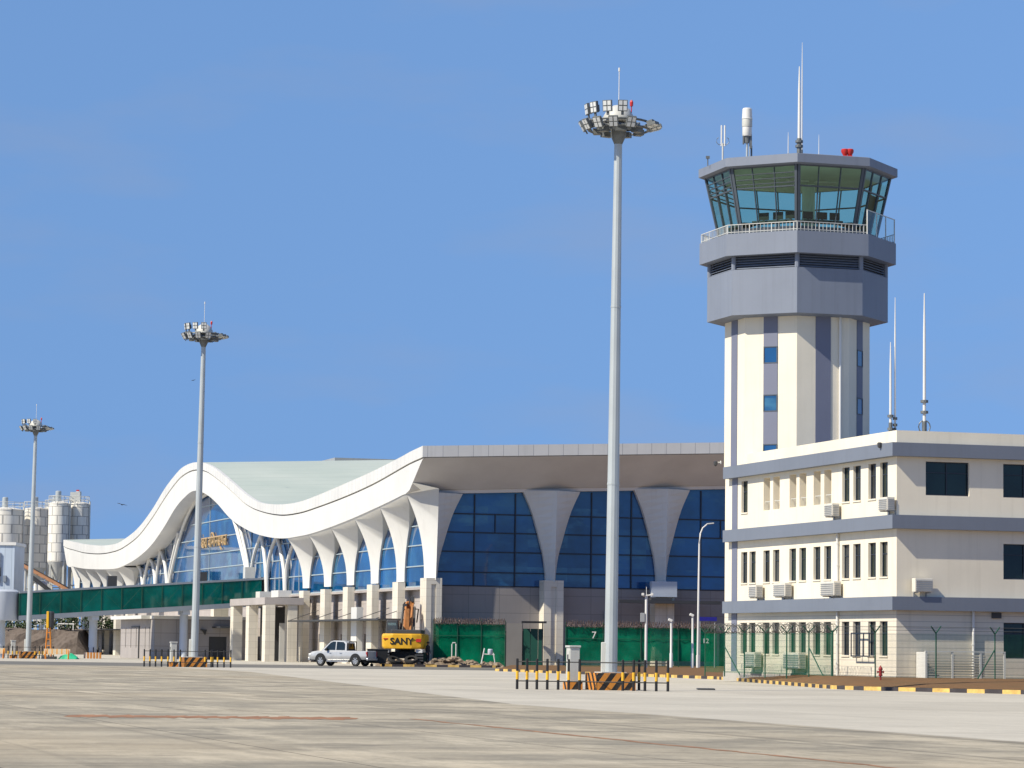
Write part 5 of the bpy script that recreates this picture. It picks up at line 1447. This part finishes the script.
m = MB(); m.box(1.3, 1.36, -1.9, -1.84, 2.6, 3.4); m.build('exhaust', M['dark'], ex)
m = MB(); m.loft([[(-1.5, .2, 2.3), (-.55, .2, 2.3), (-.55, 1.9, 2.3), (-1.5, 1.9, 2.3)], [(-1.42, .3, 3.35), (-.6, .3, 3.35), (-.6, 1.7, 3.35), (-1.42, 1.7, 3.35)]]); cb = m.build('cab', M['dark'], ex, bevel=.05)
m = MB(); m.box(-1.36, -.68, .2, .262, 2.6, 3.15); m.build('window', M['clear_glass'], cb); m = MB(); m.box(-1.33, -.7, .262, .3, 2.62, 3.13); m.build('window', glazing('pale cab glass', (.25, .3, .3), .05, .3), cb)
m = MB()   # boom goes up and away, the stick folds back down
for s in (-1, 1):
    m.extr([(.05 + s * .17, .6, 2.3), (.05 + s * .17, 2.2, 4.4), (.05 + s * .17, 3.0, 4.75), (.05 + s * .17, 3.3, 4.3), (.05 + s * .17, 1.4, 2.4)], (.14 * s, 0, 0))
m.box(-.1, .2, 1.0, 1.3, 2.5, 4.2); m.build('boom', M['rust_boom'], ex, bevel=.02)
for s in (-1, 1):
    m = MB(); m.tube([(.05 + s * .5, 1.0, 2.4), (.05 + s * .42, 2.4, 4.35)], .09, 8); m.build('boom_cylinder', M['dark'], ex, smooth=True)
m = MB(); m.box(-.2, .3, 3.0, 3.5, 3.4, 4.8); m.build('stick', M['rust_boom'], ex, bevel=.03)
m = MB()
m.tube([(.05, 2.4, 4.5), (.1, 2.9, 5.0), (.3, 3.2, 5.1), (.35, 3.3, 4.6)], .05, 6); m.tube([(-.25, 2.0, 4.1), (-.4, 2.4, 4.5), (-.3, 2.9, 4.7)], .05, 6); m.tube([(.55, 2.2, 4.2), (.75, 2.6, 4.2), (.6, 3, 3.2)], .05, 6)
m.build('hydraulic_hose', M['black'], ex)
m = MB(); m.box(.15, .4, 2.7, 3.1, 4.75, 5.15); m.box(-.35, -.1, 2.2, 2.6, 4.35, 4.6); m.build('work_light', M['dark'], ex, bevel=.02)
me = text_mesh('SANY', .66, .012, .018); xs2 = [v.co.x for v in me.vertices]; cx = (min(xs2) + max(xs2)) / 2; sx = 1.75 / (max(xs2) - min(xs2))
for v in me.vertices: v.co.x = (v.co.x - cx) * sx
me.materials.append(M['text_black']); o = bpy.data.objects.new('lettering', me); COL.objects.link(o); o.parent = ex
o.matrix_local = Matrix(((1, 0, 0, -.02), (0, 0, -1, -2.475), (0, 1, 0, 1.55), (0, 0, 0, 1)))
m = MB(); m.box(.95, 1.38, -2.37, -2.3, 1.72, 1.95); m.box(-1.4, -1.05, -2.37, -2.3, 1.9, 1.98); m.build('sticker', M['red'], ex)

# ------------------------------------------------------------------ rubble and site bits
random.seed(21)
m = MB()
def rock(cx, cy, cz, s):
    pts = []
    for k in range(3):
        rr = s * (.55, 1.0, .45)[k]
        pts.append([(cx + rr * random.uniform(.7, 1.15) * math.cos(a * 1.2566 + k), cy + rr * random.uniform(.7, 1.15) * math.sin(a * 1.2566 + k), cz + s * (.0, .4, .85)[k] * random.uniform(.8, 1.1)) for a in range(5)])
    m.loft(pts)
for i in range(420):
    x = random.uniform(-10.2, -.6); hump = .5 * math.exp(-((x + 4.6) / 1.6) ** 2) + .55 * math.exp(-((x + 9.2) / .8) ** 2) + .25
    y = 236.0 + random.uniform(-1.0, 1.0); s = random.choice((.1, .14, .2, .3)) * random.uniform(.7, 1.3)
    rock(x, y, random.uniform(-.05, hump * .75), s)
n = 40
m.loft([[(-10.4 + 10 * i / n, 235.0 + dy, max(0, (hh) * (.25 + .45 * math.exp(-((-10.4 + 10 * i / n + 4.6) / 1.6) ** 2) + .5 * math.exp(-((-10.4 + 10 * i / n + 9.2) / .8) ** 2)) + random.uniform(-.03, .06) - .03)) for i in range(n + 1)] for dy, hh in ((-.3, 0), (.4, .6), (1.0, 1.0), (1.7, .7), (2.4, 0))], closed=False, caps=False)
o = m.build('rubble', M['rock']); tag(o, 'heap of broken stone and soil below the excavator', 'rubble', kind='stuff')
for lab, x, y, z, rz in (('black rubber tyre half buried in rubble under the excavator', -8.9, 234.9, .3, 20), ('dark tyre lying on the rubble right of the excavator', -7.6, 235.0, .34, -30)):
    m = MB(); N = 20
    m.loft([[(q * math.cos(a * 2 * math.pi / N), q * math.sin(a * 2 * math.pi / N), z_) for a in range(N)] for q, z_ in ((.3, -.1), (.52, -.12), (.56, 0), (.52, .12), (.3, .1))], caps=False)
    o = m.build('tyre', M['tyre'], loc=(x, y, z + .2), smooth=True); o.rotation_euler = (R(25), R(12), R(rz)); tag(o, lab, 'tyre', 'old tyres on the rubble')
t = thing('plastic_sheet', 'dark folded sheet slumped on the rubble right of the excavator', 'sheet', (-5.6, 236.6, .15))
m = MB(); gx, gy = 14, 7
vs = [(-1.2 + 2.4 * i / (gx - 1), -.6 + 1.2 * j / (gy - 1), .05 + (.55 * math.exp(-((i - 8) / 4.0) ** 2) * math.sin(math.pi * j / (gy - 1)) + random.uniform(-.06, .08) if 0 < i < gx - 1 and 0 < j < gy - 1 else 0)) for j in range(gy) for i in range(gx)]
m.mesh(vs, [(j * gx + i, j * gx + i + 1, (j + 1) * gx + i + 1, (j + 1) * gx + i) for j in range(gy - 1) for i in range(gx - 1)]); m.build('sheet', M['dark'], t, smooth=True)
t = thing('pipe_stand', 'pale metal hoop stand in front of the green netting', 'stand', (-4.3, 236.4, .3))
m = MB(); m.tube([(-.16, 0, 0), (-.16, 0, 1.45), (-.1, 0, 1.6), (.1, 0, 1.6), (.16, 0, 1.45), (.16, 0, .1)], .05, 8); m.build('hoop', M['steel_white'], t, smooth=True)
m = MB(); m.box(-.25, .25, -.2, .2, -.05, .05); m.build('foot', M['steel_white'], t)
t = thing('barrow', 'white framed barrow with a pale bucket on the rubble by the green netting', 'barrow', (-1.6, 236.2, .25))
m = MB()
m.tube([(-.55, 0, 0), (-.3, 0, 1.25)], .05, 8); m.tube([(-.55, .4, 0), (-.3, .4, 1.25)], .05, 8); m.tube([(.55, 0, 0), (.4, 0, .9)], .04, 8); m.tube([(-.4, 0, .8), (.5, 0, .75)], .035, 8); m.build('frame', M['white'], t, smooth=True)
m = MB(); m.lathe([(.14, .75), (.2, .85), (.2, 1.15), (.16, 1.2)], 14, .15, .1); m.build('bucket', M['bridge_pale'], t, smooth=True)

# ------------------------------------------------------------------ people
def person(label, loc, rz, pose, cloth, helmet=None, grp=None):
    """one continuous skinned body; joints in metres"""
    t = thing('person', label, 'person', loc, rz, grp)
    J = pose; E = []
    names = list(J)
    idx = {n: i for i, n in enumerate(names)}
    for a, b in (('hip', 'waist'), ('waist', 'chest'), ('chest', 'neck'), ('neck', 'head'), ('head', 'crown'), ('chest', 'shL'), ('shL', 'elL'), ('elL', 'wrL'), ('wrL', 'haL'), ('chest', 'shR'), ('shR', 'elR'), ('elR', 'wrR'), ('wrR', 'haR'),
                 ('hip', 'hpL'), ('hpL', 'knL'), ('knL', 'anL'), ('anL', 'toL'), ('hip', 'hpR'), ('hpR', 'knR'), ('knR', 'anR'), ('anR', 'toR')):
        E.append((idx[a], idx[b]))
    me = bpy.data.meshes.new('person'); me.from_pydata([J[n][:3] for n in names], E, [])
    o = bpy.data.objects.new('body', me); COL.objects.link(o)
    bpy.context.view_layer.objects.active = o
    md = o.modifiers.new('skin', 'SKIN'); sd = o.modifiers.new('sub', 'SUBSURF'); sd.levels = 2; sd.render_levels = 2
    if not me.skin_vertices: me.skin_vertices.new() if hasattr(me.skin_vertices, 'new') else None
    for n, sv in zip(names, me.skin_vertices[0].data):
        sv.radius = J[n][3] if isinstance(J[n][3], tuple) else (J[n][3], J[n][3]); sv.use_root = n == 'hip'
    bpy.context.view_layer.update()
    me2 = bpy.data.meshes.new_from_object(o.evaluated_get(bpy.context.evaluated_depsgraph_get()))
    bpy.data.objects.remove(o)
    me2.materials.clear(); me2.materials.append(cloth); me2.materials.append(M['skin'])
    nz = J['neck']
    for p in me2.polygons:
        c = p.center
        hands = any((Vector(J[h][:3]) - c).length < .11 for h in ('haL', 'haR'))
        p.material_index = 1 if c.z > nz[2] + .02 and (c - Vector(J['head'][:3])).length < .22 or hands else 0
        p.use_smooth = True
    b = bpy.data.objects.new('body', me2); COL.objects.link(b); b.parent = t
    h = Vector(J['head'][:3])
    m = MB(); hp = []
    for k in range(7):
        ph = k / 6 * math.pi / 2; hp.append((.118 * math.cos(ph), .03 + .125 * math.sin(ph)))
    m.loft([[(h.x + r_ * math.cos(a * math.pi / 8), h.y + r_ * 1.12 * math.sin(a * math.pi / 8), h.z + z_) for a in range(16)] for r_, z_ in [(hp[0][0] + (.03 if helmet else 0), hp[0][1] - .01)] + hp])
    m.build('helmet' if helmet else 'hair', M['helmet'] if helmet else M['black'], t, smooth=True)
    return t
ST = dict(hip=(0, 0, .95, (.15, .11)), waist=(0, 0, 1.12, (.14, .1)), chest=(0, .01, 1.36, (.16, .11)), neck=(0, .01, 1.50, .058), head=(0, -.01, 1.62, (.085, .1)), crown=(0, -.01, 1.72, .07),
          shL=(-.2, 0, 1.41, .06), elL=(-.26, .03, 1.13, .043), wrL=(-.24, -.06, .89, .03), haL=(-.235, -.09, .80, .035),
          shR=(.2, 0, 1.41, .06), elR=(.27, .02, 1.13, .043), wrR=(.26, -.08, .90, .03), haR=(.255, -.11, .81, .035),
          hpL=(-.1, 0, .88, .09), knL=(-.11, -.02, .48, .06), anL=(-.12, .03, .08, .042), toL=(-.14, -.15, .035, .035),
          hpR=(.1, 0, .88, .09), knR=(.11, -.02, .48, .06), anR=(.12, .03, .08, .042), toR=(.14, -.15, .035, .035))
person('person in dark work clothes standing right of the excavator', (-6.35, 236.4, .2), R(60), ST, M['cloth_dark'])
t = thing('site_platform', 'timber work platform behind the green netting', 'platform', (-.5, 243.5, 0))
m = MB(); m.box(-1.2, .8, -.5, .5, 2.62, 2.7); m.build('deck', M['timber'], t)
for x in (-1.1, .7):
    for y in (-.4, .4):
        m = MB(); m.box(x - .05, x + .05, y - .05, y + .05, 0, 2.62); m.build('leg', M['timber'], t)
BEND = dict(ST); BEND.update(chest=(.12, .0, 1.3, (.15, .11)), neck=(.06, 0, 1.47, .058), head=(-.02, -.02, 1.58, (.085, .1)), crown=(-.03, -.02, 1.68, .07), shL=(-.05, -.12, 1.36, .06), elL=(-.1, -.2, 1.12, .043), wrL=(-.2, -.18, .98, .03), haL=(-.26, -.17, .92, .035), shR=(.26, .12, 1.34, .06), elR=(.36, .1, 1.12, .043), wrR=(.2, .02, .98, .03), haR=(.12, .0, .92, .035))
person('person with a white helmet leaning just above the green netting', (-.35, 243.5, 2.7), 0, BEND, M['cloth_dark'], True)

# ------------------------------------------------------------------ birds
def bird(label, loc, rz, s, roll):
    m = MB()
    m.loft([[(x, r_ * math.cos(a * math.pi / 4), r_ * .9 * math.sin(a * math.pi / 4)) for a in range(8)] for x, r_ in ((-.32, .012), (-.2, .05), (0, .085), (.16, .07), (.24, .05), (.3, .045), (.36, .01))])
    m.extr([(-.32, -.02, 0), (-.32, .02, 0), (-.52, .09, 0), (-.52, -.09, 0)], (0, 0, .012))
    for sd in (-1, 1):
        m.extr([(.12, .05 * sd, .03), (.2, .35 * sd, .1), (.1, .78 * sd, .06), (-.02, .72 * sd, .06), (-.12, .3 * sd, .09), (-.12, .05 * sd, .03)], (0, 0, .015))
    o = m.build('bird', paint('dark feathers', (.03, .027, .025), .7), loc=loc, smooth=False); o.scale = (s,) * 3; o.rotation_euler = (roll, R(8), rz)
    tag(o, label, 'bird', 'birds in the sky')
bird('dark bird gliding above the left roof tip of the terminal', (-32.4, 250, 13.05), R(75), .62, R(12))
bird('tiny dark bird high beside the middle floodlight mast', (-32.0, 300, 27.9), R(60), .35, R(-10))

# ------------------------------------------------------------------ light, sky, camera
SUN_EL = 43.4
to_sun = Vector((-.845, -.535, 0)).normalized() * math.cos(R(SUN_EL)) + Vector((0, 0, math.sin(R(SUN_EL))))
sl = bpy.data.lights.new('sun', 'SUN'); sl.energy = SUN_E; sl.angle = R(.53); sl.color = (1, .925, .77)
so = bpy.data.objects.new('sun', sl); COL.objects.link(so); so.rotation_euler = to_sun.to_track_quat('Z', 'Y').to_euler()
w = bpy.data.worlds.new('World'); S.world = w; w.use_nodes = True
nt = w.node_tree; nt.nodes.clear()
sk = nt.nodes.new('ShaderNodeTexSky'); sk.sky_type = 'NISHITA'; sk.sun_disc = False
sk.sun_elevation = R(SUN_EL); sk.sun_rotation = math.atan2(to_sun.x, to_sun.y)
sk.altitude = SKY[0]; sk.air_density = SKY[1]; sk.dust_density = SKY[2]; sk.ozone_density = SKY[3]
bg = nt.nodes.new('ShaderNodeBackground'); bg.inputs['Strength'].default_value = SKY[4]
wo = nt.nodes.new('ShaderNodeOutputWorld')
tc = nt.nodes.new('ShaderNodeTexCoord')
sx = nt.nodes.new('ShaderNodeSeparateXYZ'); nt.links.new(tc.outputs['Generated'], sx.inputs[0])
mz = nt.nodes.new('ShaderNodeMath'); mz.operation = 'MULTIPLY_ADD'; mz.inputs[1].default_value = SKY[5]; mz.inputs[2].default_value = SKY[6]
nt.links.new(sx.outputs[2], mz.inputs[0])
mz2 = nt.nodes.new('ShaderNodeMath'); mz2.operation = 'MAXIMUM'; nt.links.new(mz.outputs[0], mz2.inputs[0]); nt.links.new(sx.outputs[2], mz2.inputs[1]); mz = mz2
cx_ = nt.nodes.new('ShaderNodeCombineXYZ'); nt.links.new(sx.outputs[0], cx_.inputs[0]); nt.links.new(sx.outputs[1], cx_.inputs[1]); nt.links.new(mz.outputs[0], cx_.inputs[2])
nm = nt.nodes.new('ShaderNodeVectorMath'); nm.operation = 'NORMALIZE'; nt.links.new(cx_.outputs[0], nm.inputs[0])
nt.links.new(nm.outputs[0], sk.inputs['Vector'])
# a breath of thin high cloud
no = nt.nodes.new('ShaderNodeTexNoise'); no.inputs['Scale'].default_value = 9; no.inputs['Detail'].default_value = 5
mp = nt.nodes.new('ShaderNodeMapping'); mp.inputs['Scale'].default_value = (1, 1, 3.5); nt.links.new(tc.outputs['Generated'], mp.inputs[0]); nt.links.new(mp.outputs[0], no.inputs['Vector'])
rp = nt.nodes.new('ShaderNodeMapRange'); rp.inputs['From Min'].default_value = .5; rp.inputs['From Max'].default_value = .75; rp.inputs['To Max'].default_value = .3
nt.links.new(no.outputs['Fac'], rp.inputs['Value'])
mx = nt.nodes.new('ShaderNodeMix'); mx.data_type = 'RGBA'
A = [i for i in mx.inputs if i.type == 'RGBA']; F = [i for i in mx.inputs if i.type == 'VALUE'][0]
tn = nt.nodes.new('ShaderNodeMix'); tn.data_type = 'RGBA'; tn.blend_type = 'MULTIPLY'
TA = [i for i in tn.inputs if i.type == 'RGBA']; [i for i in tn.inputs if i.type == 'VALUE'][0].default_value = 1
TA[1].default_value = SKY[7] + (1,)
nt.links.new(sk.outputs[0], TA[0]); tout = [o for o in tn.outputs if o.type == 'RGBA'][0]
nt.links.new(tout, A[0]); A[1].default_value = (4.0, 4.4, 5.6, 1); nt.links.new(rp.outputs[0], F)
nt.links.new([o for o in mx.outputs if o.type == 'RGBA'][0], bg.inputs['Color']); nt.links.new(bg.outputs[0], wo.inputs[0])
cam = bpy.data.cameras.new('camera'); co = bpy.data.objects.new('camera', cam); COL.objects.link(co)
cam.sensor_width = 36; cam.lens = 3000 / 1024 * 36; cam.clip_start = .5; cam.clip_end = 30000
co.matrix_world = Matrix.Translation((0, 0, 1.6)) @ (Matrix.Rotation(R(90) + math.atan((647.3 - 384) / 3000), 4, 'X') @ Matrix.Rotation(R(.7), 4, 'Z'))
S.camera = co
S.view_settings.view_transform = 'Standard'; S.view_settings.look = 'None'; S.view_settings.gamma = 1; S.view_settings.exposure = EXPO
S.cycles.max_bounces = 8; S.cycles.transparent_max_bounces = 24
S.cycles.use_denoising = True
